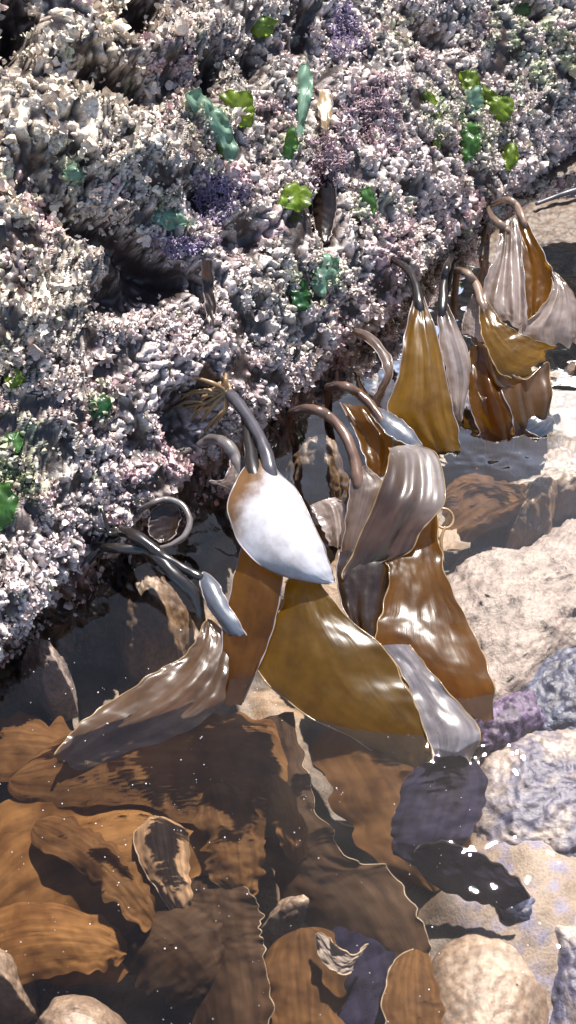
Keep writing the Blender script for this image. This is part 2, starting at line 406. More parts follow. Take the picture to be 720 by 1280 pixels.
cover = sstep(.035, .17, worm)*sstep(-.36, -.10, lump)*sstep(-.34, -.02, pit)*(.55+.45*sstep(.01, .09, worm2))
cover = cover*(1-np.clip(cav*1.3, 0, 1))  # hollows lose the crust colour and go dark: shade put into the tint
fine = cover*(.0052+.0030*sstep(0, .3, worm)) + cover*.0016*sstep(.0, .25, worm2) + .0032*lump + .0006*perlin(q*300)
Wd = W+WN*(disp+fine)[..., None]
def pigment(P, bg_, seed, jit=.12):
    """pale lilac to cream crust pigments, a patchwork over the rock"""
    g = np.random.default_rng(seed); n = len(P)
    pv = fbm(P*14+3, 3)[:, None]; pv2 = fbm(P*9+70, 2)[:, None]; pv3 = fbm(P*45+20, 2)[:, None]
    cr = np.array([.80, .69, .54]); li = np.array([.76, .645, .62]); gr = np.array([.62, .58, .50]); pk = np.array([.60, .38, .42]); bl = np.array([.58, .58, .60]); gn = np.array([.46, .52, .32])
    c = li*(1-bg_[:, None]*.75)+cr*bg_[:, None]*.75
    for k_, col_, amt in ((sstep(.08, .34, pv), pk, .75), (sstep(.1, .4, -pv2), gr, .6), (sstep(.26, .45, pv3), bl, .6), (sstep(.30, .5, -pv3), gn, .7)):
        c = c*(1-k_*amt)+col_*k_*amt
    pu_, pv_ = project(P)
    for u, v, r_ in ((15, 600, 50), (20, 540, 32), (125, 506, 26), (585, 150, 46), (545, 130, 24), (455, 260, 28), (395, 352, 40), (690, 70, 55), (255, 150, 42), (210, 268, 36), (370, 170, 30), (640, 30, 45), (90, 218, 24), (500, 40, 30)):
        k_ = np.exp(-((pu_-u)**2+(pv_-v)**2)/r_**2)[:, None]*sstep(-.25, .2, pv3+.4*pv)*.8
        c = c*(1-k_)+np.array([.30, .40, .17])*k_
    return np.clip(c*np.clip(g.normal(size=n)*jit+1, .5, 1.3)[:, None], 0, .92)
bare = np.array([.030, .020, .019])+np.array([.05, .03, .03])*np.clip(fbm(W.reshape(-1, 3)*20, 3), 0, 1)[:, None]  # dark tone painted as shade in pits and hollows; plain rock underwater
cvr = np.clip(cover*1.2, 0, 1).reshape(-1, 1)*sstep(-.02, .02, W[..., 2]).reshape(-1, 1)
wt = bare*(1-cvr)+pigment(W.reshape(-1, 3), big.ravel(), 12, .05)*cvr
wall_m = tint_mat('pale crust with painted pit shade', rough=.5, tf=0.0, coat=.35)
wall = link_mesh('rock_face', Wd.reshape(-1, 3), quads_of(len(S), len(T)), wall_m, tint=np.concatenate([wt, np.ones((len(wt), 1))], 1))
tag(wall, 'steep rock side of the tide pool under a pale algal crust, pits painted dark as shade', 'rock face', kind='structure')
# light ray lookups against the displaced wall
sub_s = slice(45, len(S)-70, 3); sub_t = slice(0, 555, 3)
sub = Wd[sub_s, sub_t]
bvh = BVHTree.FromPolygons([tuple(p) for p in sub.reshape(-1, 3)], [tuple(f) for f in quads_of(sub.shape[0], sub.shape[1])])
def wall_hit(u, v):
    h = bvh.ray_cast(Vector(CAMP), Vector(ray(u, v)))
    if h[0] is None: return at(u, v, .03), np.array([.5, -.5, .7])
    n = np.array(h[1]); n = n if n @ ray(u, v) < 0 else -n
    return np.array(h[0]), n
def wz(u, v): return float(wall_hit(u, v)[0][2])

# ---- encrusting coralline algae: a turf of small pale lobes that nobody could count
dS = np.gradient(Wd, axis=0); dT = np.gradient(Wd, axis=1)
NN = np.cross(dS, dT); area = np.linalg.norm(NN, axis=2); NN /= area[..., None]+1e-12
flipm = np.sign((NN*WN).sum(-1)); NN *= flipm[..., None]
zone = (PU > -330) & (PU < 1000) & (PV > -420) & (PV < 980) & (Wd[..., 2] > -.035) & ((W-CAMP)@FWD > .2)
patchy = fbm(W*26+40, 3)
prob = area*zone*np.clip(1-cav*1.15, 0.004, 1)*(.06+cover)*np.clip(.7+2.8*patchy, .05, 2.2)*(.4+.6*sstep(0, .03, Wd[..., 2]))
crust_m = tint_mat('coralline crust', rough=.5, tf=.06, coat=.4)
def pigments(P, idx, g, nf):
    c = pigment(P, big.ravel()[idx], int(nf), .16); rr = g.random(nf)[:, None]
    return np.where(rr < .07, c*.4, c)
def scatter(nf, p, seed, tilt):
    g = np.random.default_rng(seed); pr = p.ravel()/p.sum(); idx = g.choice(pr.size, nf, p=pr)
    P = Wd.reshape(-1, 3)[idx]+g.normal(size=(nf, 3))*.0012; n = NN.reshape(-1, 3)[idx]+g.normal(size=(nf, 3))*tilt
    n /= np.linalg.norm(n, axis=1)[:, None]; a = g.normal(size=(nf, 3)); x = np.cross(n, a); x /= np.linalg.norm(x, axis=1)[:, None]
    return g, idx, P, n, x, np.cross(n, x)
def cups(nf, size, p, seed, k=5, curl=.9, tilt=.5):
    g, idx, P, n, x, y = scatter(nf, p, seed, tilt)
    sz = size*np.exp(g.normal(size=nf)*.35); asp = g.uniform(.6, 1.0, nf)
    gu = np.linspace(-1, 1, k); U, Vv = np.meshgrid(gu, gu, indexing='ij'); U = U.ravel(); Vv = Vv.ravel()
    U2 = U*np.sqrt(1-Vv**2/2); V2 = Vv*np.sqrt(1-U**2/2); r2 = (U2**2+V2**2)[None]; ang = np.arctan2(V2, U2)[None]
    ph = g.uniform(0, 6.28, nf)[:, None]; ph2 = g.uniform(0, 6.28, nf)[:, None]; kk = g.integers(2, 5, nf)[:, None]
    h = curl*g.uniform(-.3, 1.1, nf)[:, None]*r2 + .38*r2*np.sin(kk*ang+ph) + .2*np.sin(U2[None]*4+ph2)*r2**.5
    rad = 1+.18*np.sin((kk+1)*ang-ph)*r2 + .10*np.sin((kk+4)*ang+ph2)*r2
    C = P[:, None]+sz[:, None, None]*(x[:, None]*(U2[None]*rad)[..., None]+y[:, None]*(V2[None]*rad*asp[:, None])[..., None]+n[:, None]*(h+.25)[..., None])
    F = (quads_of(k, k)[None]+(np.arange(nf)*k*k)[:, None, None]).reshape(-1, 4)
    c = pigments(P, idx, g, nf)
    return C.reshape(-1, 3), F, np.concatenate([np.repeat(c, k*k, 0), np.ones((nf*k*k, 1))], 1)
def nubs(nf, size, p, seed, tilt=.6, seg=6):
    g, idx, P, n, x, y = scatter(nf, p, seed, tilt)
    sz = size*np.exp(g.normal(size=nf)*.35); ln = sz*g.uniform(.7, 2.4, nf)
    bend = (x*g.normal(size=nf)[:, None]+y*g.normal(size=nf)[:, None])*.45
    rr = np.array([.75, 1.0, .85, .02]); hh = np.array([-.3, .35, .85, 1.05]); a = np.linspace(0, 6.2832, seg, endpoint=False)
    wob = 1+.28*g.normal(size=(nf, 4, seg)).clip(-1, 1)*.6
    C = np.zeros((nf, 4, seg, 3))
    for r in range(4):
        c0 = P+n*(ln*hh[r])[:, None]+bend*(ln*hh[r]**2)[:, None]
        C[:, r] = c0[:, None]+(sz[:, None]*rr[r]*wob[:, r])[..., None]*(np.cos(a)[None, :, None]*x[:, None]+np.sin(a)[None, :, None]*y[:, None])
    F = (quads_of(4, seg, True)[None]+(np.arange(nf)*4*seg)[:, None, None]).reshape(-1, 4)
    c = pigments(P, idx, g, nf)
    return C.reshape(-1, 3), F, np.concatenate([np.repeat(c, 4*seg, 0), np.ones((nf*4*seg, 1))], 1)
steep = np.clip(area/np.median(area[zone])-1.3, 0, 4)
parts = [cups(15000, .0026, area*zone*steep*np.clip(1-cav, .05, 1)*(.15+cover), 9, k=4, curl=1.3, tilt=.5), cups(30000, .0020, prob*(1-.6*big), 1, k=5, curl=1.5, tilt=.45), nubs(13000, .0011, prob*(1-.6*big), 5, tilt=.9), nubs(5000, .0020, prob*(.25+big), 6, tilt=.8),
         cups(6500, .0036, prob*(.06+1.2*big), 2, k=6, curl=1.5, tilt=.5)]
V, F, Tn, o = [], [], [], 0
for v_, f_, t_ in parts: V.append(v_); F.append(f_+o); Tn.append(t_); o += len(v_)
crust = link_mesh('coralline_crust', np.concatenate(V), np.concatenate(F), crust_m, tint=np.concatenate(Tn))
tag(crust, 'pale pinkish crust of tiny coralline algae lobes covering the rock face', 'algal crust', kind='stuff')

# added unseen rock mass, so the far water reflects brown instead of sky
a_ = np.linspace(0, 1, 130); b_ = np.linspace(0, 1, 60)
cpt = spline(np.array([[.35, 2.35], [.8, 2.15], [1.3, 1.7], [1.7, 1.1], [2.1, .3]]), 130)
tn = np.gradient(cpt, axis=0); tn /= np.linalg.norm(tn, axis=1)[:, None]; on = np.stack([-tn[:, 1], tn[:, 0]], -1)
pz = np.interp(b_, [0, .5, .62, 1], [-.2, 1.45, 1.55, 1.5]); pb_ = np.interp(b_, [0, .5, .62, 1], [0, .30, .5, 3.0])
OV = np.zeros((130, 60, 3)); OV[..., :2] = cpt[:, None]+on[:, None]*pb_[None, :, None]; OV[..., 2] = pz[None]
OV += (.12*fbm(OV*3+8, 4)+.03*fbm(OV*14, 3))[..., None]*np.array([-.5, -.6, .4])
tag(link_mesh('sky_blocker_rock', OV.reshape(-1, 3), quads_of(130, 60), rock_mat('sky blocker brown', [(.3, (.03, .02, .014)), (.5, (.10, .07, .045)), (.7, (.24, .18, .12))], scale=9, fine=90, bump=.8, dist=.01)), kind='structure')

# ------------------------------------------------------------------ pool floor
gx = np.concatenate([np.arange(-8, -.8, .3), np.arange(-.8, 1.0, .006), np.arange(1.0, 8, .3)])
gy = np.concatenate([np.arange(-6, -.1, .3), np.arange(-.1, 1.9, .006), np.arange(1.9, 8, .3)])
X, Y = np.meshgrid(gx, gy, indexing='ij')
P3 = np.stack([X, Y, 0*X], -1)
Z = -.085+.030*fbm(P3*4, 3)+.016*fbm(P3*16+5, 3)+.010*(.5-worley(P3*22))
fu, fv = project(np.stack([X, Y, -.08+0*X], -1))
def blob(u, v, ru, rv): return np.exp(-(((fu-u)/ru)**2+((fv-v)/rv)**2))
Z -= .012
Z += -.02*blob(120, 800, 140, 90)-.03*blob(370, 600, 60, 60)-.04*blob(260, 1150, 120, 100)
Z += .035*blob(680, 1050, 120, 160)+.03*blob(650, 260, 120, 60)
Z = np.minimum(Z, -.012)
pale_zone = np.clip(blob(770, 770, 200, 130)+blob(720, 1180, 190, 230)+.5*blob(60, 1290, 130, 60), 0, 1)
Z = Z*(1-.75*pale_zone)+(-.040+.22*(Z+.085))*.75*pale_zone
PF = np.stack([X, Y, Z], -1)
n1 = fbm(PF*11+50, 4)[..., None]; n2 = fbm(PF*60+9, 3)[..., None]
dk = np.array([.042, .026, .016]); bw = np.array([.13, .08, .042]); tn_ = np.array([.19, .14, .105]); lv = np.array([.085, .08, .135])
fc = dk*(1-sstep(-.25, .2, n1))+bw*sstep(-.25, .2, n1); fc = fc*(1-.6*sstep(.2, .45, n1))+tn_*.6*sstep(.2, .45, n1)
pz_ = sstep(.25, .75, pale_zone[..., None]+.5*n1)
pc = .8*tn_*(1-sstep(-.1, .3, n2))+lv*sstep(-.1, .3, n2)
fc = (fc*(1-pz_)+pc*pz_)*(1+.5*n2); fc = np.clip(fc, .008, .6).reshape(-1, 3)
floor_m = tint_mat('pool floor rock', rough=.65, tf=0, coat=0)
tag(link_mesh('pool_floor', PF.reshape(-1, 3), quads_of(len(gx), len(gy)), floor_m, tint=np.concatenate([fc, np.ones((len(fc), 1))], 1)), kind='structure')

# ------------------------------------------------------------------ stones
def stone(name, poly, ztop, zbase, m, label, cat='stone', seed=0, group=None, round_=2.4, amp=.010, freq=22, n=180, k=44, fine_amp=.004):
    pts = np.array([at(u, v, zbase*.5+ztop*.5) for u, v in poly]); pts[:, 2] = zbase
    Q = np.concatenate([pts, pts[:1]]); 
    seg = np.concatenate([[0], np.cumsum(np.linalg.norm(np.diff(Q, axis=0), axis=1))])
    tt = np.linspace(0, seg[-1], n, endpoint=False)
    ring = np.stack([np.interp(tt, seg, Q[:, c]) for c in range(3)], -1)
    for _ in range(3): ring = (np.roll(ring, 1, 0)+2*ring+np.roll(ring, -1, 0))/4
    cen = ring.mean(0)
    rs = np.concatenate([[1.0], np.linspace(1, .0, k)**.8])
    V = []
    for i, r in enumerate(rs):
        p = cen+(ring-cen)*max(r, .004)
        p[:, 2] = zbase-.03 if i == 0 else zbase+(ztop-zbase)*(1-r**round_)**.7
        V.append(p)
    V = np.array(V)
    d = amp*fbm(V*freq+seed*5.3, 4)+amp*.35*np.abs(perlin(V*freq*4+seed))+fine_amp*(.5-worley(V*freq*5+seed))
    lat = (V-cen); lat[..., 2] = 0; lat /= np.linalg.norm(lat, axis=2)[..., None]+1e-6
    r_ = rs[:, None, None]
    V = V+d[..., None]*(lat*r_*.8+np.array([0, 0, 1.0])*(1-r_*.5))
    o = empty('tmp', cen) if False else None
    root_loc = cen.copy()
    ob = link_mesh(name, (V-root_loc).reshape(-1, 3), quads_of(len(rs), n, True)[:, ::-1], m)
    ob.location = Vector(root_loc)
    return tag(ob, label, cat, group)
pale_rock = rock_mat('pale granular rock', [(.3, (.075, .055, .055)), (.44, (.15, .115, .105)), (.58, (.215, .172, .158)), (.75, (.23, .19, .195))], scale=38, fine=260, rough=.55, bump=.9, dist=.004)
lilac_rock = rock_mat('lilac grey rock with sky tint', [(.3, (.02, .02, .045)), (.44, (.05, .05, .10)), (.54, (.13, .11, .12)), (.64, (.24, .20, .18)), (.75, (.15, .14, .20))], scale=24, fine=220, rough=.5, bump=.8, dist=.004)  # lilac stone with the water's bluish sky reflection mixed into its colour
tan_rock = rock_mat('tan rock', [(.3, (.05, .032, .023)), (.46, (.125, .083, .058)), (.58, (.19, .138, .102)), (.7, (.14, .09, .064))], scale=16, fine=220, rough=.55, bump=.6, dist=.003)
blue_rock = rock_mat('blue black rock with sky tint', [(.3, (.009, .009, .022)), (.5, (.024, .030, .075)), (.64, (.06, .075, .14)), (.78, (.18, .19, .25))], scale=34, fine=260, rough=.4, bump=.9, dist=.004)  # dark blue stone, its violet raised to paint in sky reflection and haze
purple_rock = rock_mat('purple algal crust', [(.3, (.02, .011, .035)), (.5, (.06, .035, .10)), (.7, (.14, .095, .19))], scale=40, fine=260, rough=.5, bump=.9, dist=.004)
brown_rock = rock_mat('brown rock', [(.3, (.03, .018, .012)), (.5, (.11, .065, .035)), (.72, (.26, .17, .10))], scale=18, fine=200, rough=.55, bump=.7, dist=.003)
stone('boulder', [(548, 735), (565, 672), (590, 640), (650, 650), (690, 615), (740, 590), (860, 600), (900, 720), (800, 800), (720, 790), (668, 835), (620, 865), (590, 850), (575, 790)], -.032, -.06, pale_rock, 'large pale granular rock just under the water right of the kelp', 'rock', seed=1, round_=2.6, amp=.006, freq=34)
stone('boulder', [(585, 980), (612, 915), (650, 880), (720, 875), (840, 890), (860, 1000), (780, 1095), (690, 1090), (620, 1060)], -.036, -.065, lilac_rock, 'lilac grey submerged rock with an olive patch at the right edge', 'rock', seed=2, round_=2.2, amp=.007, freq=30)
stone('boulder', [(545, 1180), (600, 1135), (660, 1140), (695, 1200), (700, 1300), (660, 1420), (540, 1420), (535, 1290)], -.04, -.068, tan_rock, 'smooth tan submerged rock at the bottom right', 'rock', seed=3, round_=2.4, amp=.004, fine_amp=.002)
stone('boulder', [(640, 1085), (700, 1065), (800, 1080), (840, 1200), (800, 1400), (700, 1400), (690, 1200)], -.04, -.068, lilac_rock, 'grey green submerged rock beside the tan rock', 'rock', seed=4, round_=2.2, amp=.007)
stone('boulder', [(650, 835), (685, 785), (760, 770), (840, 840), (780, 910), (690, 905), (655, 875)], -.034, -.065, blue_rock, 'blue black stone between the pale rocks at the right', 'stone', seed=5, round_=2.2, amp=.008)
stone('stone', [(596, 880), (630, 838), (680, 835), (695, 885), (650, 910), (605, 935)], -.034, -.065, purple_rock, 'purple encrusted stone below the large pale rock', 'stone', seed=6)
stone('stone', [(600, 1095), (650, 1085), (690, 1120), (680, 1165), (620, 1160)], -.035, -.08, blue_rock, 'dark teal stone above the tan rock', 'stone', seed=16)
stone('stone', [(28, 1265), (60, 1228), (110, 1226), (150, 1250), (172, 1300), (130, 1380), (50, 1380)], -.016, -.09, tan_rock, 'cream tan stone at the bottom left under clear water', 'stone', seed=7, round_=3, amp=.004, fine_amp=.001)
stone('stone', [(-40, 1190), (5, 1172), (28, 1200), (30, 1248), (-20, 1260)], -.014, -.09, tan_rock, 'small orange tan stone at the lower left edge', 'stone', seed=8, round_=2.5, amp=.004)
stone('stone', [(18, 815), (42, 790), (76, 800), (82, 832), (50, 842)], -.006, -.05, pale_rock, 'small pale stone in dark water below the crusted rock', 'stone', seed=9, amp=.004)
stone('stone', [(318, 1150), (345, 1112), (400, 1095), (428, 1115), (390, 1140), (345, 1158)], -.04, -.08, tan_rock, 'flat tan stone between the dark submerged blades', 'stone', seed=10, amp=.003)
stone('slab', [(545, 345), (590, 300), (640, 258), (700, 245), (800, 250), (840, 300), (760, 330), (690, 330), (620, 360), (570, 380)], .003, -.05, tan_rock, 'tan rock slab behind the pleated kelp at upper right', 'rock', seed=11, round_=6, amp=.004)
stone('slab', [(600, 250), (660, 205), (740, 175), (840, 190), (800, 240), (700, 245), (640, 262)], .003, -.05, tan_rock, 'tan rock slab at the foot of the crusted rock, farthest back', 'rock', seed=12, round_=5, amp=.005)
stone('slab', [(585, 430), (600, 350), (660, 310), (760, 300), (860, 330), (860, 460), (760, 520), (680, 520), (620, 500)], -.022, -.055, brown_rock, 'wide brown slab under shallow water behind the twisted golden blade', 'rock', seed=21, round_=7, amp=.005)
stone('slab', [(600, 620), (640, 560), (700, 520), (800, 500), (880, 560), (800, 610), (720, 600)], -.02, -.06, brown_rock, 'brown submerged slab at the right edge above the pale rock', 'rock', seed=22, round_=6, amp=.005)
stone('slab', [(440, 470), (470, 410), (520, 370), (560, 365), (560, 410), (500, 450), (470, 500)], -.006, -.06, brown_rock, 'brown submerged slab behind the golden kelp', 'rock', seed=13, round_=4)
stone('stone', [(640, 640), (650, 595), (690, 570), (715, 585), (700, 620), (660, 640)], -.012, -.06, brown_rock, 'rounded orange brown stone above the large pale rock', 'stone', seed=14, amp=.003)
stone('stone', [(120, 730), (150, 690), (215, 690), (240, 730), (220, 775), (150, 790)], -.03, -.10, brown_rock, 'olive brown stone under water beside the black stipes', 'stone', seed=15, amp=.004)
stone('slab', [(350, 560), (370, 535), (430, 530), (440, 560), (420, 590), (360, 585)], -.008, -.06, brown_rock, 'brown rock lump under the curved brown stipe', 'rock', seed=17, amp=.005)

# ------------------------------------------------------------------ kelp
def kelp(label, cat='kelp', loc=None, group='kelp along the rock face'):
    o = empty('kelp', loc); return tag(o, label, cat, group)
def put_blade(root, rows, mk, mm='margin', name='blade', **kw):
    return blade_geo(rows, **kw).build(name, [M[mk], M[mm]], root)
def put_stipe(root, pts, rad, m, **kw):
    A = Acc(); P = np.array([at(*p) if len(p) == 3 else p[0] for p in pts])
    vd = (P[-1]-CAMP)/np.linalg.norm(P[-1]-CAMP)
    P = np.concatenate([P, [P[-1]+(P[-1]-P[-2])*.55+vd*.007]]); rad = list(rad)+[rad[-1]*.45]
    A.add(*[x for x in tube_geo(P, rad, n=len(pts)*10, m=12, lump=.28, seed=len(pts)+pts[0][0]*.37)][:2])
    return A.build('stipe', M[m], root)
def put_holdfast(root, u, v, m, n=9, spread=30, seed=0, r=.0024, toward=(-1, .3), lift=.012):
    """branching root-like grips from the foot of the stipe to the rock"""
    g = np.random.default_rng(seed); A = Acc()
    h0 = wz(u, v)+lift; p0 = at(u, v, h0)
    for i in range(n):
        du = toward[0]*spread*g.uniform(.4, 1.1)+g.normal()*spread*.45; dv = toward[1]*spread+g.normal()*spread*.55
        p2, _ = wall_hit(u+du, v+dv)
        md = (p0+p2)/2+np.array([.004, -.004, .012])*g.uniform(.2, 1.3)+g.normal(size=3)*.004
        Vt, Ft, _u = tube_geo([p0+g.normal(size=3)*.002, md, p2], [r*1.15, r, r*.6], n=16, m=7, lump=.3, seed=i)
        A.add(Vt, Ft)
        if g.random() < .6:
            p3, _ = wall_hit(u+du*1.2+g.normal()*10, v+dv*1.2+g.normal()*10)
            Vt, Ft, _u = tube_geo([md, (md+p3)/2+np.array([0, 0, .006]), p3], [r*.8, r*.7, r*.45], n=12, m=6, lump=.3, seed=i+20)
            A.add(Vt, Ft)
    return A.build('holdfast', M[m], root)

def foot(u, v, up=.0):
    p, n = wall_hit(u, v); return p+n*up
K = {}
# -- A: sheen-white blade in the middle, its white painted on
k = kelp('kelp with a broad blade painted sky-sheen white, brown near the neck, hung over the dark gap', loc=foot(282, 490))
put_holdfast(k, 283, 493, 'holdfast', n=13, spread=34, seed=3, toward=(-.9, .25))
zA = wz(283, 492)
put_stipe(k, [(281, 489, zA+.008), (292, 498, zA+.016), (314, 528, zA+.018), (330, 558, .095), (338, 590, .09)], [.0045, .0062, .006, .0062, .007], 'stipe_slate')
put_stipe(k, [(290, 496, zA+.012), (306, 522, zA+.010), (311, 555, .088), (318, 592, .088)], [.004, .0045, .0055, .008], 'stipe_dark')
put_blade(k, [(310, 578, .088, 341, 576, .088), (298, 596, .088, 349, 592, .088), (287, 622, .084, 369, 612, .088), (287, 650, .078, 386, 640, .084), (300, 680, .070, 399, 672, .078),
              (322, 703, .064, 408, 695, .070), (355, 719, .058, 414, 711, .064), (388, 727, .055, 417, 721, .058), (412, 731, .053, 419, 726, .054)],
          'bright', 'margin_dark', bulge=.16, ruffle=.002, freq=3, rough=.0006, seed=1)
# -- grey stub left of A
k = kelp('short grey kelp stub curling down left of the sheen-white blade', loc=foot(250, 553))
put_stipe(k, [(248, 556, wz(248, 556)+.004), (262, 549, wz(262, 549)+.012), (280, 553, .075), (294, 570, .07), (300, 592, .062)], [.0035, .0052, .006, .006, .0045], 'stipe_grey')
put_blade(k, [(290, 568, .07, 303, 568, .07), (286, 585, .066, 304, 585, .066), (280, 600, .06, 298, 606, .06), (262, 602, .055, 290, 618, .05)], 'grey', 'margin_dark', bulge=.1, n=40, nw=13, seed=2, ruffle=.002)
# -- B: brown blade beneath A
k = kelp('amber brown kelp blade hanging straight down beneath the sheen-white blade', loc=at(325, 690, .05))
put_blade(k, [(308, 660, .055, 345, 680, .055), (298, 700, .048, 353, 712, .050), (288, 740, .035, 350, 750, .038), (280, 790, .018, 338, 795, .020), (272, 835, .002, 322, 835, .004), (262, 870, -.02, 300, 875, -.02)],
          'amber', 'margin_dark', bulge=.14, ruffle=.004, freq=4, seed=3)
# -- tuft
k = kelp('small pleated silvery kelp tuft between sheen-white blade and grey blade', loc=at(405, 650, .03))
put_blade(k, [(388, 632, .035, 418, 622, .04), (394, 645, .035, 430, 632, .04), (404, 662, .03, 432, 655, .034), (412, 682, .018, 430, 684, .02)], 'pale', 'margin_dark', pleat=.004, npleat=2, bulge=.1, n=44, nw=21, seed=4)
# -- M: brown arched stipe with grey blade C and golden blade D
k = kelp('kelp on an arched brown stipe with a grey brown folded blade', loc=foot(352, 520))
put_holdfast(k, 362, 517, 'stipe_brown', n=12, spread=26, seed=5, toward=(-.7, .4), r=.002)
zM = wz(358, 518)
put_stipe(k, [(356, 519, zM+.008), (385, 511, .085), (412, 521, .092), (432, 546, .09), (443, 576, .08), (448, 604, .07)], [.0042, .0050, .0052, .0054, .0056, .0062], 'stipe_brown')
put_blade(k, [(439, 588, .073, 458, 582, .073), (438, 606, .068, 479, 606, .07), (434, 640, .055, 470, 640, .058), (428, 680, .035, 452, 685, .036), (422, 720, .01, 445, 725, .01)], 'grey_neck', 'margin_dark', bulge=.18, ruffle=.003, n=50, nw=17, seed=6)
k = kelp('kelp with a folded lilac grey blade, its lower edge curled over a golden blade', loc=foot(398, 487))
put_holdfast(k, 408, 484, 'stipe_brown', n=9, spread=24, seed=6, toward=(-.8, .2), r=.002)
zN = wz(402, 486)
put_stipe(k, [(400, 487, zN+.006), (425, 482, .085), (448, 492, .085), (466, 510, .08), (478, 528, .076)], [.0045, .005, .005, .005, .0045], 'stipe_brown')
put_blade(k, [(486, 560, .072, 520, 556, .074), (487, 572, .075, 546, 571, .076), (479, 604, .075, 555, 626, .070), (464, 640, .064, 540, 648, .062), (446, 680, .046, 524, 668, .052), (432, 708, .03, 512, 690, .042), (428, 722, .026, 470, 705, .032)],
          'fold', 'margin', bulge=.05, ruffle=.008, freq=2.6, pleat=.006, npleat=.8, seed=7, n=90, nw=41)
put_blade(k, [(463, 518, .078, 470, 508, .08), (478, 537, .076, 489, 517, .08), (498, 550, .074, 512, 534, .078), (520, 562, .070, 530, 558, .07)], 'blue', 'margin_dark', name='side_blade', bulge=.15, n=40, nw=13, seed=8, rough=.0004)
put_blade(k, [(425, 503, .06, 464, 508, .066), (443, 540, .056, 488, 545, .06), (456, 575, .05, 492, 572, .05), (462, 600, .04, 488, 590, .042)], 'amber', 'margin_dark', name='inner_blade', bulge=-.05, pleat=.004, npleat=2, n=46, nw=19, seed=9)
k = kelp('wavy golden brown kelp blade going under water right of the centre', loc=at(520, 700, .03))
put_blade(k, [(492, 668, .036, 546, 640, .040), (482, 700, .034, 549, 672, .034), (487, 724, .030, 553, 712, .026), (478, 766, .020, 578, 765, .012), (468, 800, .013, 600, 812, .010), (500, 840, .004, 617, 855, .003), (545, 885, -.010, 617, 895, -.012)],
          'amber', 'margin', bulge=.08, ruffle=.007, freq=4.5, seed=10, n=100, nw=37, wobble=.007)
k = kelp('dark slick kelp blade in the gap left of the wavy golden blade', loc=at(450, 740, .02))
put_blade(k, [(424, 690, .034, 490, 684, .034), (420, 720, .026, 488, 722, .026), (426, 752, .016, 480, 764, .014), (440, 785, .004, 474, 800, .004), (452, 815, -.012, 480, 830, -.012)], 'dark', 'margin_dark', bulge=.10, ruffle=.007, freq=4, pleat=.003, npleat=1.5, n=60, nw=27, seed=61)
k = kelp('small crumpled glassy kelp scrap between the amber blade and the largest golden blade', loc=at(345, 790, .01))
put_blade(k, [(340, 752, .024, 366, 748, .026), (332, 778, .014, 362, 785, .016), (322, 808, .004, 345, 815, .004)], 'film', 'margin', bulge=.15, ruffle=.007, pleat=.003, npleat=2, n=44, nw=21, seed=62)
# rolled tip
k = kelp('tiny rolled kelp tip forming a ring at the edge of the grey blade', loc=at(555, 648, .02))
A = Acc(); th = np.linspace(0, 2*np.pi*1.08, 40); cx = at(555, 648, .02)
P_ = cx+np.stack([np.cos(th)*.0095, np.sin(th)*.0105, .003*np.sin(th)], -1)
A.add(*tube_geo(P_, [.0014, .0016, .0013], n=60, m=8)[:2]); P2 = np.array([cx+np.array([0, -.011, 0]), cx+np.array([-.004, -.022, -.008]), cx+np.array([-.002, -.04, -.02])])
A.add(*tube_geo(P2, [.0014, .002, .0012], n=14, m=8)[:2]); A.build('blade', M['margin'], k)
# -- E: big golden blade
k = kelp('largest golden olive kelp blade in the middle, dipping under water with a silver frill', loc=at(385, 730, .03))
put_blade(k, [(366, 705, .036, 398, 712, .042), (358, 735, .034, 404, 734, .042), (344, 775, .024, 430, 768, .036), (322, 815, .012, 478, 808, .030), (330, 850, .003, 502, 850, .018), (385, 895, -.002, 524, 890, .008), (450, 925, -.010, 538, 930, -.006), (495, 950, -.022, 540, 960, -.018)],
          'olive', 'margin', bulge=.07, ruffle=.009, freq=5, seed=11, n=110, nw=41, wobble=.006)
put_blade(k, [(476, 807, .029, 512, 806, .026), (500, 838, .018, 532, 832, .020), (518, 876, .008, 562, 868, .012), (534, 918, .002, 600, 912, .004), (540, 945, -.006, 588, 948, -.006)], 'silver', 'margin', name='frill', bulge=.12, ruffle=.008, freq=4, n=60, nw=21, seed=12)
# -- stipes at left, blue blade
k = kelp('kelp on a black forked stipe ending in a narrow blue grey blade', loc=foot(148, 664))
z1 = wz(148, 664)
put_stipe(k, [(143, 661, z1+.008), (165, 668, .05), (190, 684, .05), (206, 697, .046), (232, 712, .04), (252, 722, .036)], [.0055, .006, .0058, .005, .0042, .0035], 'stipe_dark')
put_stipe(k, [(118, 684, wz(118, 684)+.006), (145, 685, .04), (180, 688, .042), (200, 700, .044), (222, 722, .038), (244, 745, .024), (252, 772, .008)], [.004, .0052, .005, .006, .0065, .006, .004], 'stipe_dark')
put_holdfast(k, 146, 668, 'stipe_dark', n=8, spread=22, seed=8, toward=(-.9, .4), r=.0026)
put_blade(k, [(247, 716, .036, 262, 714, .038), (251, 735, .034, 276, 735, .037), (261, 760, .028, 288, 760, .033), (282, 788, .020, 302, 785, .026), (305, 806, .014, 312, 800, .018), (320, 814, .010, 324, 810, .010)], 'blue', 'margin_dark', ends=(.2, 0), bulge=.22, n=50, nw=15, seed=13, ruffle=.002, rough=.0005)
k = kelp('pale translucent kelp blade trailing left along the water surface', loc=at(265, 790, .02))
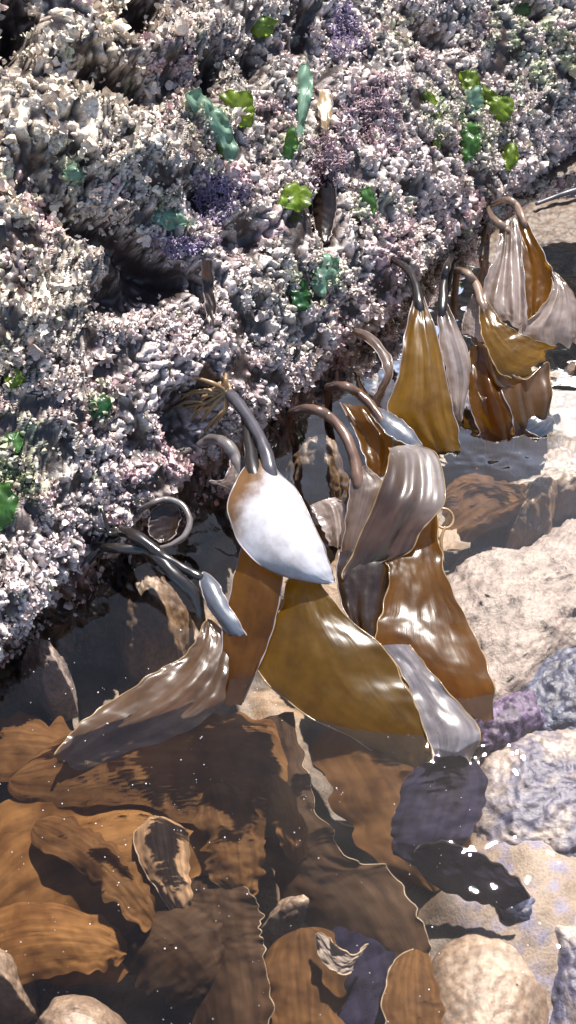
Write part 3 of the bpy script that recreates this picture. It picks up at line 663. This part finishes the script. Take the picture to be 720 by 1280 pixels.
put_blade(k, [(254, 776, .016, 266, 772, .018), (246, 800, .012, 284, 800, .014), (222, 824, .008, 288, 842, .007), (182, 850, .006, 275, 882, .001), (132, 882, .004, 232, 915, -.006), (92, 912, .002, 170, 935, -.012), (64, 945, -.002, 100, 960, -.014)],
          'film', 'margin', bulge=.015, ruffle=.006, freq=6, pleat=.0022, npleat=2.2, ends=(.08, 0), n=90, nw=37, seed=14, edge=(0,), wobble=.006)
# -- J: round dark cup
k = kelp('thin dark kelp stalk curled into a loop beside the crust at the waterline', loc=at(210, 655, .03))
put_stipe(k, [(170, 642, wz(170, 642)+.003), (188, 630, .046), (208, 624, .046), (228, 632, .044), (237, 650, .040), (231, 669, .034), (214, 681, .028), (196, 686, .022)], [.0026, .003, .0032, .0034, .0032, .003, .0026, .002], 'stipe_grey')
put_blade(k, [(190, 634, .040, 214, 627, .042), (186, 652, .034, 225, 640, .038), (188, 668, .026, 224, 658, .030), (198, 680, .018, 214, 676, .022)], 'dark', 'margin_dark', bulge=-.18, n=44, nw=19, seed=15, ruffle=.004, bead=.0008, ends=(.15, .2))

# -- right-hand group
k = kelp('upright golden olive kelp on a dark stipe in the right-hand group', loc=foot(494, 328))
z2 = wz(494, 328)
put_stipe(k, [(492, 325, z2+.004), (508, 336, .085), (519, 354, .088), (524, 380, .084)], [.004, .0045, .005, .006], 'stipe_dark')
put_blade(k, [(517, 372, .084, 530, 371, .084), (510, 400, .078, 540, 402, .078), (503, 440, .062, 552, 442, .064), (496, 477, .046, 561, 488, .044), (484, 508, .030, 569, 522, .028), (502, 538, .014, 574, 548, .012), (528, 562, -.002, 577, 564, 0)],
          'olive_neck', 'margin_dark', bulge=.10, ruffle=.005, freq=4, pleat=.0015, npleat=3, seed=16)
k = kelp('narrow pale kelp blade between the two golden blades', loc=foot(566, 318))
z3 = wz(566, 318)
put_stipe(k, [(568, 316, z3+.004), (560, 330, .09), (555, 352, .088), (553, 385, .08)], [.0035, .0042, .0045, .0055], 'stipe_dark')
put_blade(k, [(548, 380, .08, 559, 379, .08), (548, 410, .07, 573, 410, .07), (553, 445, .054, 585, 440, .054), (560, 478, .036, 588, 470, .036), (566, 508, .018, 582, 506, .018), (572, 526, .004, 578, 526, .004)], 'pale_neck', 'margin_dark', bulge=.25, n=54, nw=17, seed=17, ruffle=.002, pleat=.002, npleat=1.5)
k = kelp('bare dark kelp ribbon curling down left of the upright golden blade', loc=foot(440, 412))
put_blade(k, [(440, 410, wz(440, 412)+.004, 441, 417, wz(440, 415)), (462, 417, .045, 458, 427, .045), (484, 440, .045, 474, 446, .045), (492, 462, .04, 480, 466, .04), (484, 486, .026, 474, 484, .026), (474, 506, .01, 465, 500, .01)], 'grey', 'margin_dark', bulge=.3, n=50, nw=11, seed=18)
k = kelp('golden kelp blade twisted out to a point at right, pale pleats beneath', loc=foot(568, 338))
z4 = wz(572, 337)
put_stipe(k, [(566, 338, z4+.004), (580, 340, .085), (594, 354, .088), (602, 380, .084)], [.004, .0045, .0048, .005], 'stipe_tan')
put_holdfast(k, 572, 338, 'holdfast', n=7, spread=16, seed=9, toward=(-.6, -.1), r=.002)
put_blade(k, [(599, 376, .086, 607, 374, .086), (601, 410, .076, 627, 401, .082), (611, 443, .062, 649, 417, .074), (628, 468, .050, 672, 427, .066), (655, 474, .044, 694, 433, .058)], 'olive_neck', 'margin', bulge=.10, n=60, nw=21, seed=19, ruffle=.003)
put_blade(k, [(591, 368, .07, 602, 380, .08), (580, 395, .062, 606, 402, .072), (577, 415, .054, 606, 428, .06)], 'pale', 'margin_dark', name='side_blade', bulge=.1, n=36, nw=15, seed=20)
put_blade(k, [(598, 425, .05, 632, 450, .056), (596, 462, .040, 655, 474, .046), (598, 492, .026, 684, 452, .050), (610, 520, .010, 688, 488, .030), (630, 546, -.008, 688, 522, .006), (652, 566, -.024, 690, 550, -.018)], 'film', 'margin', name='lower_blade', bulge=.12, pleat=.006, npleat=2.2, ruffle=.008, n=70, nw=41, seed=21)
put_blade(k, [(588, 432, .046, 612, 436, .05), (584, 470, .034, 626, 484, .036), (588, 510, .016, 640, 522, .018), (602, 540, -.002, 642, 548, -.002), (618, 560, -.02, 640, 564, -.02)], 'amber', 'margin_dark', name='inner_blade', bulge=.1, pleat=.004, npleat=1.5, ruffle=.006, n=54, nw=27, seed=63)
put_blade(k, [(650, 530, .004, 672, 518, .012), (662, 540, .003, 688, 522, .008), (676, 548, -.002, 694, 530, .002)], 'blue', 'margin_dark', name='frill', bulge=.2, n=26, nw=11, seed=22)
k = kelp('pleated pale kelp with a golden inner fold, farthest back at the right edge', loc=foot(616, 255))
z5 = wz(614, 256)
put_stipe(k, [(616, 252, z5+.01), (611, 262, z5+.008), (618, 274, .09), (632, 286, .09)], [.0035, .0036, .004, .005], 'stipe_tan')
put_stipe(k, [(616, 256, z5+.01), (634, 250, .095), (646, 258, .098), (654, 276, .094)], [.0035, .0042, .0045, .005], 'stipe_tan')
put_blade(k, [(626, 280, .09, 646, 272, .094), (621, 312, .08, 651, 302, .086), (610, 345, .064, 655, 350, .070), (601, 376, .05, 658, 390, .054), (606, 392, .04, 658, 414, .04)], 'pale_neck', 'margin_dark', bulge=.1, pleat=.005, npleat=3, n=64, nw=49, seed=23, ruffle=.003)
put_blade(k, [(641, 274, .092, 657, 272, .096), (650, 316, .076, 677, 313, .086), (654, 358, .058, 693, 348, .072), (655, 400, .04, 687, 380, .056)], 'amber', 'margin_dark', name='inner_blade', bulge=-.12, pleat=.002, npleat=2, n=54, nw=21, seed=24)
put_blade(k, [(688, 338, .074, 697, 342, .074), (690, 362, .066, 712, 362, .066), (670, 392, .052, 724, 388, .05), (648, 412, .042, 728, 415, .03), (650, 430, .03, 730, 430, .012)], 'pale', 'margin', name='side_blade', bulge=.1, pleat=.004, npleat=3, n=54, nw=31, seed=25)

# -- blades lying under water
def sunk(label, rows, mk, mm='margin_dark', **kw):
    c = np.mean([[r[0], r[1]] for r in rows], 0)
    o = empty('kelp_frond', at(c[0], c[1], -.04)); tag(o, label, 'kelp', 'kelp blades lying under water')
    kw = dict(dict(ends=(.2, .2), wobble=.014, ruffle=.010, n=90, nw=33, bulge=.10, rough=.0022, bead=0), **kw); put_blade(o, rows, 'sunk_'+mk, 'sunk_'+mm, **kw); return o
sunk('wide orange brown kelp blade lying under water at lower left', [(-90, 1040, -.045, 40, 1260, -.07), (10, 985, -.036, 130, 1215, -.066), (90, 965, -.028, 195, 1190, -.06), (170, 965, -.026, 255, 1140, -.055), (250, 980, -.03, 310, 1090, -.055), (330, 1000, -.05, 350, 1060, -.06)], 'amber', seed=30, bulge=.08, pleat=.006, npleat=2.2, rough=.003)
sunk('tapered tan brown kelp blade folded on the orange blade under water', [(172, 1020, -.022, 214, 1012, -.018), (165, 1045, -.016, 235, 1040, -.014), (178, 1080, -.018, 236, 1075, -.016), (196, 1110, -.022, 238, 1105, -.02), (214, 1140, -.034, 240, 1138, -.034)], 'stipe_tan', 'margin', seed=31, bulge=.2, n=50, wobble=.004, ruffle=.004, edge=(0,), bead=.0008)
sunk('olive brown kelp blade just under water left of centre', [(-20, 1000, -.035, 40, 925, -.02), (90, 1000, -.030, 130, 895, -.014), (190, 1010, -.026, 230, 890, -.012), (290, 1030, -.028, 320, 890, -.012), (370, 1060, -.04, 400, 940, -.02)], 'brown', seed=32, bulge=.12)
sunk('ochre kelp blade showing at the lower left edge under water', [(-60, 1150, -.05, -40, 1240, -.06), (30, 1120, -.034, 50, 1215, -.046), (110, 1135, -.034, 115, 1205, -.042), (165, 1165, -.045, 150, 1200, -.05)], 'amber', seed=46, bulge=.15, wobble=.006, ruffle=.006)
sunk('dim brown kelp blade crossing the middle of the orange blade under water', [(60, 1000, -.022, 20, 1050, -.024), (120, 1035, -.018, 90, 1085, -.02), (170, 1080, -.018, 140, 1130, -.022), (200, 1130, -.03, 180, 1165, -.034)], 'brown', seed=47, bulge=.2, nw=21)
sunk('brown kelp blade under water between the tapered blade and the red brown blade', [(235, 985, -.016, 300, 960, -.014), (250, 1040, -.018, 325, 1020, -.016), (262, 1080, -.022, 330, 1075, -.02), (280, 1120, -.034, 320, 1118, -.034)], 'brown', seed=48, bulge=.14)
sunk('dark reddish kelp blade deep under water at the left edge', [(-80, 880, -.07, -60, 960, -.06), (20, 872, -.06, 30, 965, -.045), (90, 890, -.06, 80, 960, -.045), (130, 905, -.07, 120, 945, -.06)], 'brown', seed=43, bulge=.12)
sunk('dark brown kelp blade under water with a long crinkled pale margin', [(300, 905, -.03, 366, 885, -.012), (308, 950, -.034, 378, 940, -.012), (318, 1010, -.04, 396, 1005, -.014), (330, 1060, -.05, 440, 1068, -.016), (360, 1120, -.056, 492, 1085, -.018), (410, 1170, -.06, 528, 1150, -.022), (470, 1210, -.065, 538, 1200, -.03)], 'dark', 'margin', seed=33, ruffle=.007, freq=9, edge=(32,), bead=.0006, ends=None)
sunk('red brown kelp blade under water left of the crinkled margin', [(332, 965, -.014, 350, 960, -.012), (334, 1000, -.012, 372, 1000, -.010), (345, 1035, -.015, 386, 1040, -.014), (358, 1070, -.03, 384, 1072, -.03)], 'amber', seed=34, bulge=.2, n=46, wobble=.005, ruffle=.006)
sunk('broad dark brown kelp blade sunk below the golden blade', [(380, 890, -.014, 530, 925, -.022), (395, 950, -.026, 575, 955, -.03), (430, 1010, -.036, 600, 1005, -.045), (470, 1065, -.045, 590, 1055, -.055), (520, 1110, -.06, 570, 1095, -.065)], 'brown', seed=35)
sunk('purple black kelp blade under water with a pale upper edge', [(522, 1046, -.010, 515, 1075, -.035), (560, 1052, -.008, 545, 1100, -.035), (600, 1066, -.008, 590, 1116, -.036), (640, 1090, -.010, 630, 1126, -.034), (668, 1114, -.016, 662, 1122, -.026)], 'purple', 'margin_dark', seed=36, n=70, ruffle=.004, edge=(0,), bead=.0015, wobble=.005)
sunk('blue black kelp blade under water below the crinkled margin', [(400, 1150, -.05, 480, 1090, -.032), (410, 1210, -.055, 525, 1140, -.034), (420, 1270, -.06, 540, 1200, -.04), (430, 1340, -.06, 530, 1290, -.05)], 'purple', seed=37)
sunk('blue grey kelp blade at the foot of the silver frill under water', [(520, 940, -.016, 600, 930, -.012), (500, 990, -.024, 610, 985, -.022), (490, 1040, -.034, 590, 1035, -.03), (500, 1080, -.05, 560, 1070, -.05)], 'purple', seed=44, wobble=.006, ruffle=.006)
sunk('flat tan kelp strap under water at the bottom edge', [(502, 1182, -.03, 536, 1180, -.03), (486, 1215, -.026, 546, 1212, -.026), (480, 1260, -.026, 554, 1255, -.026), (488, 1310, -.03, 556, 1300, -.03), (498, 1390, -.04, 560, 1380, -.04)], 'brown', 'margin', seed=38, bulge=.16, ruffle=.006, wobble=.006, ends=(.12, .1), edge=(0,), bead=.0008)
sunk('dark brown kelp blade under water with an upright pale margin', [(200, 1085, -.06, 308, 1085, -.022), (215, 1140, -.06, 322, 1140, -.022), (232, 1200, -.065, 334, 1200, -.026), (250, 1330, -.07, 352, 1330, -.034)], 'dark', 'margin', seed=39, ruffle=.007, edge=(32,), freq=8, bead=.0005)
sunk('dark wrinkled kelp blade beside the upright pale margin under water', [(325, 1160, -.05, 430, 1140, -.04), (330, 1220, -.05, 432, 1215, -.046), (340, 1290, -.055, 430, 1290, -.05), (350, 1360, -.06, 430, 1360, -.06)], 'brown', seed=40)
sunk('black clump of kelp at the tip of the tapered blade', [(130, 1175, -.06, 210, 1115, -.035), (160, 1210, -.055, 262, 1125, -.03), (200, 1240, -.06, 290, 1160, -.036), (240, 1255, -.065, 290, 1210, -.055)], 'dark', seed=41, bulge=.2)
sunk('pale curled kelp scrap under water below the flat tan stone', [(392, 1165, -.024, 400, 1160, -.018), (402, 1190, -.024, 420, 1176, -.016), (420, 1210, -.024, 446, 1190, -.018), (440, 1206, -.026, 462, 1164, -.02)], 'grey', 'margin', seed=42, n=40, ruffle=.006, wobble=.004, bead=.0008)
sunk('grey brown kelp blade under shallow water right of the ring tip', [(545, 600, -.03, 600, 560, -.02), (560, 640, -.03, 650, 590, -.02), (590, 660, -.035, 690, 600, -.03)], 'brown', seed=45)

# ------------------------------------------------------------------ sea lettuce and tufts on the rock face
def leaf_mat(name, a, b, trans, tf=.4):
    return kelp_mat(name, a, trans, tf=tf, rough=.42, coat=.25, streak=.4)
G = {'lime': leaf_mat('lime sea lettuce', (.17, .27, .03), None, (.42, .60, .05)),
     'green': leaf_mat('green sea lettuce', (.06, .17, .04), None, (.18, .42, .07)),
     'teal': leaf_mat('teal sea lettuce', (.22, .38, .28), None, (.3, .55, .35), tf=.35),
     'deep': leaf_mat('deep green sea lettuce', (.02, .10, .03), None, (.05, .22, .05))}
def lettuce(label, poly, m, seed, bulge=.004, lift=.006, ruf=.006):
    """ruffled sheet whose outline runs through the given positions, standing off the rock"""
    poly = np.array(poly, float); poly = poly.mean(0)+(poly-poly.mean(0))*1.02; c = poly.mean(0)
    pc, nc = wall_hit(*c); 
    rd = ray(*c); dist = np.linalg.norm(pc-CAMP)-lift
    nrm = -rd*.55+nc*.45; nrm /= np.linalg.norm(nrm)
    n = 56; Q = np.concatenate([poly, poly[:1]]); seg = np.concatenate([[0], np.cumsum(np.linalg.norm(np.diff(Q, axis=0), axis=1))])
    tt = np.linspace(0, seg[-1], n, endpoint=False); ring = np.stack([np.interp(tt, seg, Q[:, i]) for i in range(2)], -1)
    for _ in range(1): ring = (np.roll(ring, 1, 0)+2*ring+np.roll(ring, -1, 0))/4
    p0 = CAMP+rd*dist
    def onplane(u, v):
        d = ray(u, v); return CAMP+d*(((p0-CAMP)@nrm)/(d@nrm))
    g_ = np.random.default_rng(seed); ring = poly.mean(0)+(ring-poly.mean(0))*(1+.07*np.sin(np.arange(56)*.449+seed)+.05*np.sin(np.arange(56)*1.01+seed*2)+.01*g_.normal(size=56))[:, None]
    R3 = np.array([onplane(*r) for r in ring]); rs = np.linspace(0.02, 1, 12)
    V = p0+(R3-p0)[None]*rs[:, None, None]
    d = ruf*1.9*(rs[:, None]**1.3)*perlin(V*85+seed*9.1)+ruf*.7*rs[:, None]*perlin(V*160+seed)+bulge*(1-rs[:, None]**2)
    V = V+d[..., None]*nrm
    root = p0
    A = Acc(); uv = np.stack([np.tile(np.linspace(0, 1, n), 12), np.repeat(rs, n)], -1)
    A.add((V-root).reshape(-1, 3), quads_of(12, n, True), 0, uv)
    A.add(*[x if i == 0 else x for i, x in enumerate(tube_geo(np.concatenate([V[-1], V[-1][:1]])-root, [.0006]*3, n=n+1, m=5)[:2])])
    o = A.build('sea_lettuce', G[m]); o.location = Vector(root)
    return tag(o, label, 'seaweed', 'green sea lettuce on the rock face')
lettuce('rounded lime green sea lettuce leaf beside dark hollow at upper left', [(276, 120), (290, 112), (312, 116), (319, 135), (312, 158), (300, 160), (288, 145)], 'lime', 1, bulge=.008)
lettuce('teal sea lettuce patch left of the rounded lime leaf', [(232, 118), (250, 110), (262, 128), (278, 140), (290, 160), (295, 185), (285, 205), (275, 180), (255, 158), (240, 140)], 'teal', 2, ruf=.01)
lettuce('green sea lettuce scrap below the teal patch', [(262, 170), (280, 160), (294, 176), (292, 196), (276, 200)], 'green', 3)
lettuce('long teal strip of sea lettuce hanging down the rock', [(376, 80), (388, 76), (390, 120), (380, 155), (378, 190), (384, 235), (368, 240), (356, 215), (360, 180), (372, 140), (370, 105)], 'teal', 4, bulge=.008, ruf=.008)
lettuce('bright green tip at the lower end of the long teal strip', [(350, 238), (366, 230), (384, 234), (386, 258), (368, 264), (350, 258)], 'lime', 5, lift=.012)
lettuce('dark green sea lettuce fold on the left of the long strip', [(358, 165), (368, 158), (372, 180), (362, 205), (354, 195)], 'green', 6, lift=.012)
lettuce('angular lime sea lettuce leaf at upper right', [(603, 108), (625, 120), (642, 124), (640, 150), (632, 165), (618, 150), (606, 140)], 'lime', 7, bulge=.008, ruf=.009, lift=.012)
lettuce('olive sea lettuce leaf left of the angular lime leaf', [(574, 92), (592, 86), (600, 105), (606, 138), (590, 130), (578, 112)], 'lime', 8, ruf=.008)
lettuce('teal and green sea lettuce below the angular leaf', [(574, 168), (588, 152), (602, 165), (598, 190), (582, 202), (572, 190)], 'green', 9, ruf=.01)
lettuce('pale teal sea lettuce between olive leaf and green leaf', [(584, 112), (600, 108), (604, 128), (592, 145), (580, 135)], 'teal', 10, lift=.01)
lettuce('narrow lime leaf standing left of a dark hole at upper right', [(526, 105), (536, 112), (550, 130), (548, 152), (538, 150), (530, 128)], 'lime', 11)
lettuce('olive scrap of sea lettuce under the narrow lime leaf', [(540, 165), (549, 164), (550, 184), (541, 186)], 'lime', 12)
lettuce('small olive leaf near the foot of the crust at upper right', [(630, 182), (645, 178), (648, 200), (634, 214), (626, 204)], 'lime', 13)
lettuce('small green leaf in the crust right of the middle top', [(452, 238), (464, 234), (470, 262), (462, 282), (452, 270)], 'green', 14)
lettuce('deep green sea lettuce patch low on the middle of the crust', [(364, 362), (380, 350), (390, 368), (384, 388), (366, 388)], 'deep', 15, ruf=.01)
lettuce('teal sea lettuce beside the deep green patch', [(388, 340), (405, 318), (424, 322), (420, 345), (402, 372), (390, 362)], 'teal', 16, ruf=.01)
lettuce('lime sea lettuce leaf at the top edge of the rock', [(308, 30), (325, 18), (345, 26), (340, 42), (322, 48)], 'lime', 17)
lettuce('green sea lettuce at the left edge above the waterline', [(-10, 610), (12, 604), (22, 625), (16, 652), (-5, 662)], 'green', 18)
lettuce('small green leaf above the left edge patch', [(6, 545), (22, 538), (30, 552), (22, 566), (8, 562)], 'green', 19)
lettuce('small dark green leaf in the left part of the crust', [(112, 500), (128, 494), (140, 505), (132, 522), (116, 520)], 'deep', 20)
lettuce('faint green leaf in cream crust at left', [(6, 470), (22, 462), (32, 474), (22, 488), (10, 486)], 'lime', 21)
lettuce('teal sea lettuce under the large cream clump', [(184, 255), (200, 248), (222, 262), (232, 280), (212, 288), (192, 278)], 'teal', 22, ruf=.01)
lettuce('small teal leaf on the large cream clump', [(78, 212), (92, 206), (104, 216), (96, 230), (82, 228)], 'teal', 23)
lettuce('pale green leaf at the top right corner', [(632, 8), (655, 2), (664, 16), (650, 26), (634, 22)], 'green', 24)

def tuft(label, u, v, ru, rv, colr, n, seed, length=.0062, r=.0010, cat='seaweed'):
    g = np.random.default_rng(seed); A = Acc(); root = None
    for i in range(n):
        a, q_ = g.uniform(0, 6.28), math.sqrt(g.random())
        q_ = min(1.12, q_*(1+.3*math.sin(3*a+seed))); p, nn = wall_hit(u+1.1*ru*q_*math.cos(a), v+1.1*rv*q_*math.sin(a))
        if root is None: root = p
        d = nn+g.normal(size=3)*.8+np.array([0, 0, .2]); d /= np.linalg.norm(d); ll = length*g.uniform(.5, 1.2)
        e = g.normal(size=3)*ll*.3
        A.add(*tube_geo(np.array([p-nn*.002, p+d*ll*.5+e*.4, p+d*ll+e])-root, [r*1.2, r, r*.7], n=7, m=5, lump=.5, seed=i)[:2])
        for k in range(2):
            e2 = g.normal(size=3)*ll*.35; st = p+d*ll*g.uniform(.3, .7)
            A.add(*tube_geo(np.array([st, st+(d*ll*.3+e2)*.5, st+d*ll*.4+e2])-root, [r, r*.8, r*.6], n=5, m=5, lump=.5, seed=i+k)[:2])
    o = A.build('coralline_tuft', colr); o.location = Vector(root)
    return tag(o, label, cat, 'branching tufts on the rock face')
vio = kelp_mat('violet coralline', (.42, .33, .48), (.3, .2, .3), tf=.1, rough=.5, coat=.2)
pnk = kelp_mat('rose coralline', (.55, .40, .44), (.4, .2, .25), tf=.1, rough=.5, coat=.2)
mar = kelp_mat('maroon algae', (.09, .03, .045), (.2, .04, .06), tf=.15, rough=.4, coat=.3)
tuft('violet branching tuft at the top of the rock', 432, 38, 20, 32, vio, 260, 1)
tuft('violet branching tuft under the teal patch at left', 270, 245, 30, 32, vio, 330, 2)
tuft('violet rim tuft along the dark ledge', 225, 305, 40, 10, vio, 200, 3)
tuft('rose branching tuft right of the long teal strip', 412, 195, 24, 30, pnk, 240, 4)
tuft('rose branching tuft in the upper middle crust', 470, 150, 36, 40, pnk, 300, 5, length=.007)
tuft('maroon algae tuft above the dark vertical cleft', 398, 222, 9, 12, mar, 80, 6)

# small hanging pieces
def hang(name, label, rows, mk, cat, **kw):
    o = empty(name, at(rows[0][0], rows[0][1], rows[0][2])); tag(o, label, cat)
    put_blade(o, rows, mk, 'margin_dark', **kw); return o
def wr(uL, vL, uR, vR, lift=.008):
    a = wall_hit((uL+uR)/2, (vL+vR)/2)[0][2]+lift; return (uL, vL, a, uR, vR, a)
hang('red_frond', 'dark maroon frond hanging in the vertical cleft of the rock', [wr(392, 235, 420, 235), wr(390, 260, 420, 262), wr(394, 285, 416, 286), wr(398, 302, 410, 303)], 'dark', 'seaweed', bulge=.2, n=36, nw=13, seed=50)
hang('brown_frond', 'narrow grey brown frond hanging from the dark ledge', [wr(251, 325, 265, 325), wr(253, 355, 267, 355), wr(257, 385, 270, 385), wr(262, 408, 268, 408)], 'dark', 'seaweed', bulge=.05, ruffle=.004, n=30, nw=11, seed=51)
hang('cream_frond', 'cream coloured frond tip standing right of the long teal strip', [wr(400, 112, 412, 112), wr(397, 130, 416, 130), wr(400, 150, 413, 150), wr(404, 162, 409, 162)], 'margin', 'seaweed', bulge=.04, ruffle=.004, n=26, nw=11, seed=52)
# dark twig at upper right
o = empty('kelp_stalk', at(690, 245, .02)); tag(o, 'dark straight kelp stalk lying across the slab at the upper right edge', 'kelp')
put_stipe(o, [(670, 255, .012), (700, 244, .014), (740, 232, .016)], [.0025, .0035, .004], 'stipe_slate')

# ------------------------------------------------------------------ water
wx = np.concatenate([np.arange(-8, -.7, .25), np.arange(-.7, .95, .0026), np.arange(.95, 8, .25)])
wy = np.concatenate([np.arange(-6, -.05, .25), np.arange(-.05, 1.8, .0026), np.arange(1.8, 8, .25)])
X, Y = np.meshgrid(wx, wy, indexing='ij'); P3 = np.stack([X, Y, 0*X], -1)
wu, wv0 = project(P3)
wv_ = 0
for u, v, a_, b_ in ((230, 885, 80, 16), (560, 940, 50, 18), (600, 575, 60, 12)): wv_ = wv_+np.exp(-((wu-u)/a_)**2-((wv0-v)/b_)**2)*np.where((P3-CAMP)@FWD > .1, 1, 0)
Zw = .0018*fbm(P3*np.array([9, 12, 1]), 2)+.00042*perlin(P3*np.array([40, 52, 1])+7)+(.00016*perlin(P3*np.array([100, 130, 1])+17)+.00007*perlin(P3*np.array([210, 260, 1])+27))*np.clip(.55+1.8*perlin(P3*5+3), 0, 1)+(.00095*perlin(P3*np.array([80, 120, 1])+37)+.00020*perlin(P3*np.array([190, 230, 1])+47))*np.clip(wv_, 0, 1)
wm, N, L = mat('clear tide pool water')
out = node(N, 'ShaderNodeOutputMaterial')
g_ = node(N, 'ShaderNodeBsdfGlass', i_IOR=1.33, i_Roughness=0.0); g_.inputs['Color'].default_value = (.97, .95, .92, 1)
L.new(g_.outputs[0], out.inputs[0])
va = node(N, 'ShaderNodeVolumeAbsorption', i_Density=5.5); va.inputs['Color'].default_value = (.80, .58, .36, 1); L.new(va.outputs[0], out.inputs[1])
water = link_mesh('water', np.stack([X, Y, Zw], -1).reshape(-1, 3), quads_of(len(wx), len(wy)), wm)
tag(water, kind='structure'); water.cycles.is_caustics_receiver = False; water.cycles.is_caustics_caster = True

# tiny foam bubbles drifting on the surface
bm_, NB, LB = mat('foam bubble'); o_ = node(NB, 'ShaderNodeOutputMaterial'); p_ = node(NB, 'ShaderNodeBsdfPrincipled', i_Roughness=.1); p_.inputs['Base Color'].default_value = (.8, .8, .78, 1); LB.new(p_.outputs[0], o_.inputs[0])
g = np.random.default_rng(77); A = Acc(); cnt = 0
while cnt < 280:
    u, v = g.uniform(-30, 750), g.uniform(780, 1290)
    if g.random() > (.9 if u < 560 else .4) or perlin(np.array([u/60., v/60., 4.]))+.12 < g.uniform(-.1, .5): continue
    p = at(u, v, 0.0); r = .00035*math.exp(g.normal()*.45)
    th = np.linspace(0, 2*np.pi, 6, endpoint=False); V = []
    for hh, rr in ((-.3, .9), (.35, .9), (.85, .5), (1.0, .02)): V.append(p+np.stack([np.cos(th)*rr*r, np.sin(th)*rr*r, 0*th+hh*r], -1))
    A.add(np.concatenate(V), quads_of(4, 6, True)); cnt += 1
tag(A.build('foam_bubbles', bm_), 'tiny white bubbles scattered on the water over the sunken kelp', 'bubbles', kind='stuff')

# ------------------------------------------------------------------ light
SUN_EL, SUN_AZ = R(64), R(24)          # azimuth from +Y, negative = to the left
sd = np.array([math.sin(SUN_AZ)*math.cos(SUN_EL), math.cos(SUN_AZ)*math.cos(SUN_EL), math.sin(SUN_EL)])
sun_d = bpy.data.lights.new('sun', 'SUN'); sun_d.energy = 5.0; sun_d.angle = R(.5); sun_d.cycles.is_caustics_light = True; sun_d.color = (1, .95, .87)
sun = bpy.data.objects.new('sun', sun_d); col.objects.link(sun)
sun.rotation_euler = Vector(sd).to_track_quat('Z', 'Y').to_euler(); sun.location = (0, 0, 5)
w = bpy.data.worlds.new("World"); scene.world = w; w.use_nodes = True
nt = w.node_tree; bg = nt.nodes['Background']
sk = nt.nodes.new('ShaderNodeTexSky'); sk.sky_type = 'NISHITA'; sk.sun_disc = False
sk.sun_elevation = SUN_EL; sk.sun_rotation = SUN_AZ
nt.links.new(sk.outputs[0], bg.inputs[0]); bg.inputs[1].default_value = .10

scene.view_settings.view_transform = 'Standard'; scene.view_settings.look = 'None'
scene.view_settings.exposure = 0.97; scene.view_settings.gamma = 1
scene.render.engine = 'CYCLES'
scene.cycles.max_bounces = 10; scene.cycles.transparent_max_bounces = 12
scene.cycles.use_denoising = True
scene.cycles.sample_clamp_indirect = 4

# ------------------------------------------------------------------ everything above was laid out at quarter size: bring it to the kelp's real size
SC = 4.0
for me in bpy.data.meshes: me.transform(Matrix.Scale(SC, 4))
for o in bpy.data.objects: o.location = o.location*SC
for m in bpy.data.materials:
    for n in m.node_tree.nodes:
        if n.type == 'TEX_NOISE' and not (n.inputs['Vector'].is_linked and n.inputs['Vector'].links[0].from_node.type == 'MAPPING'): n.inputs['Scale'].default_value /= SC
        elif n.type == 'BUMP': n.inputs['Distance'].default_value *= SC
        elif n.type == 'VOLUME_ABSORPTION': n.inputs['Density'].default_value /= SC
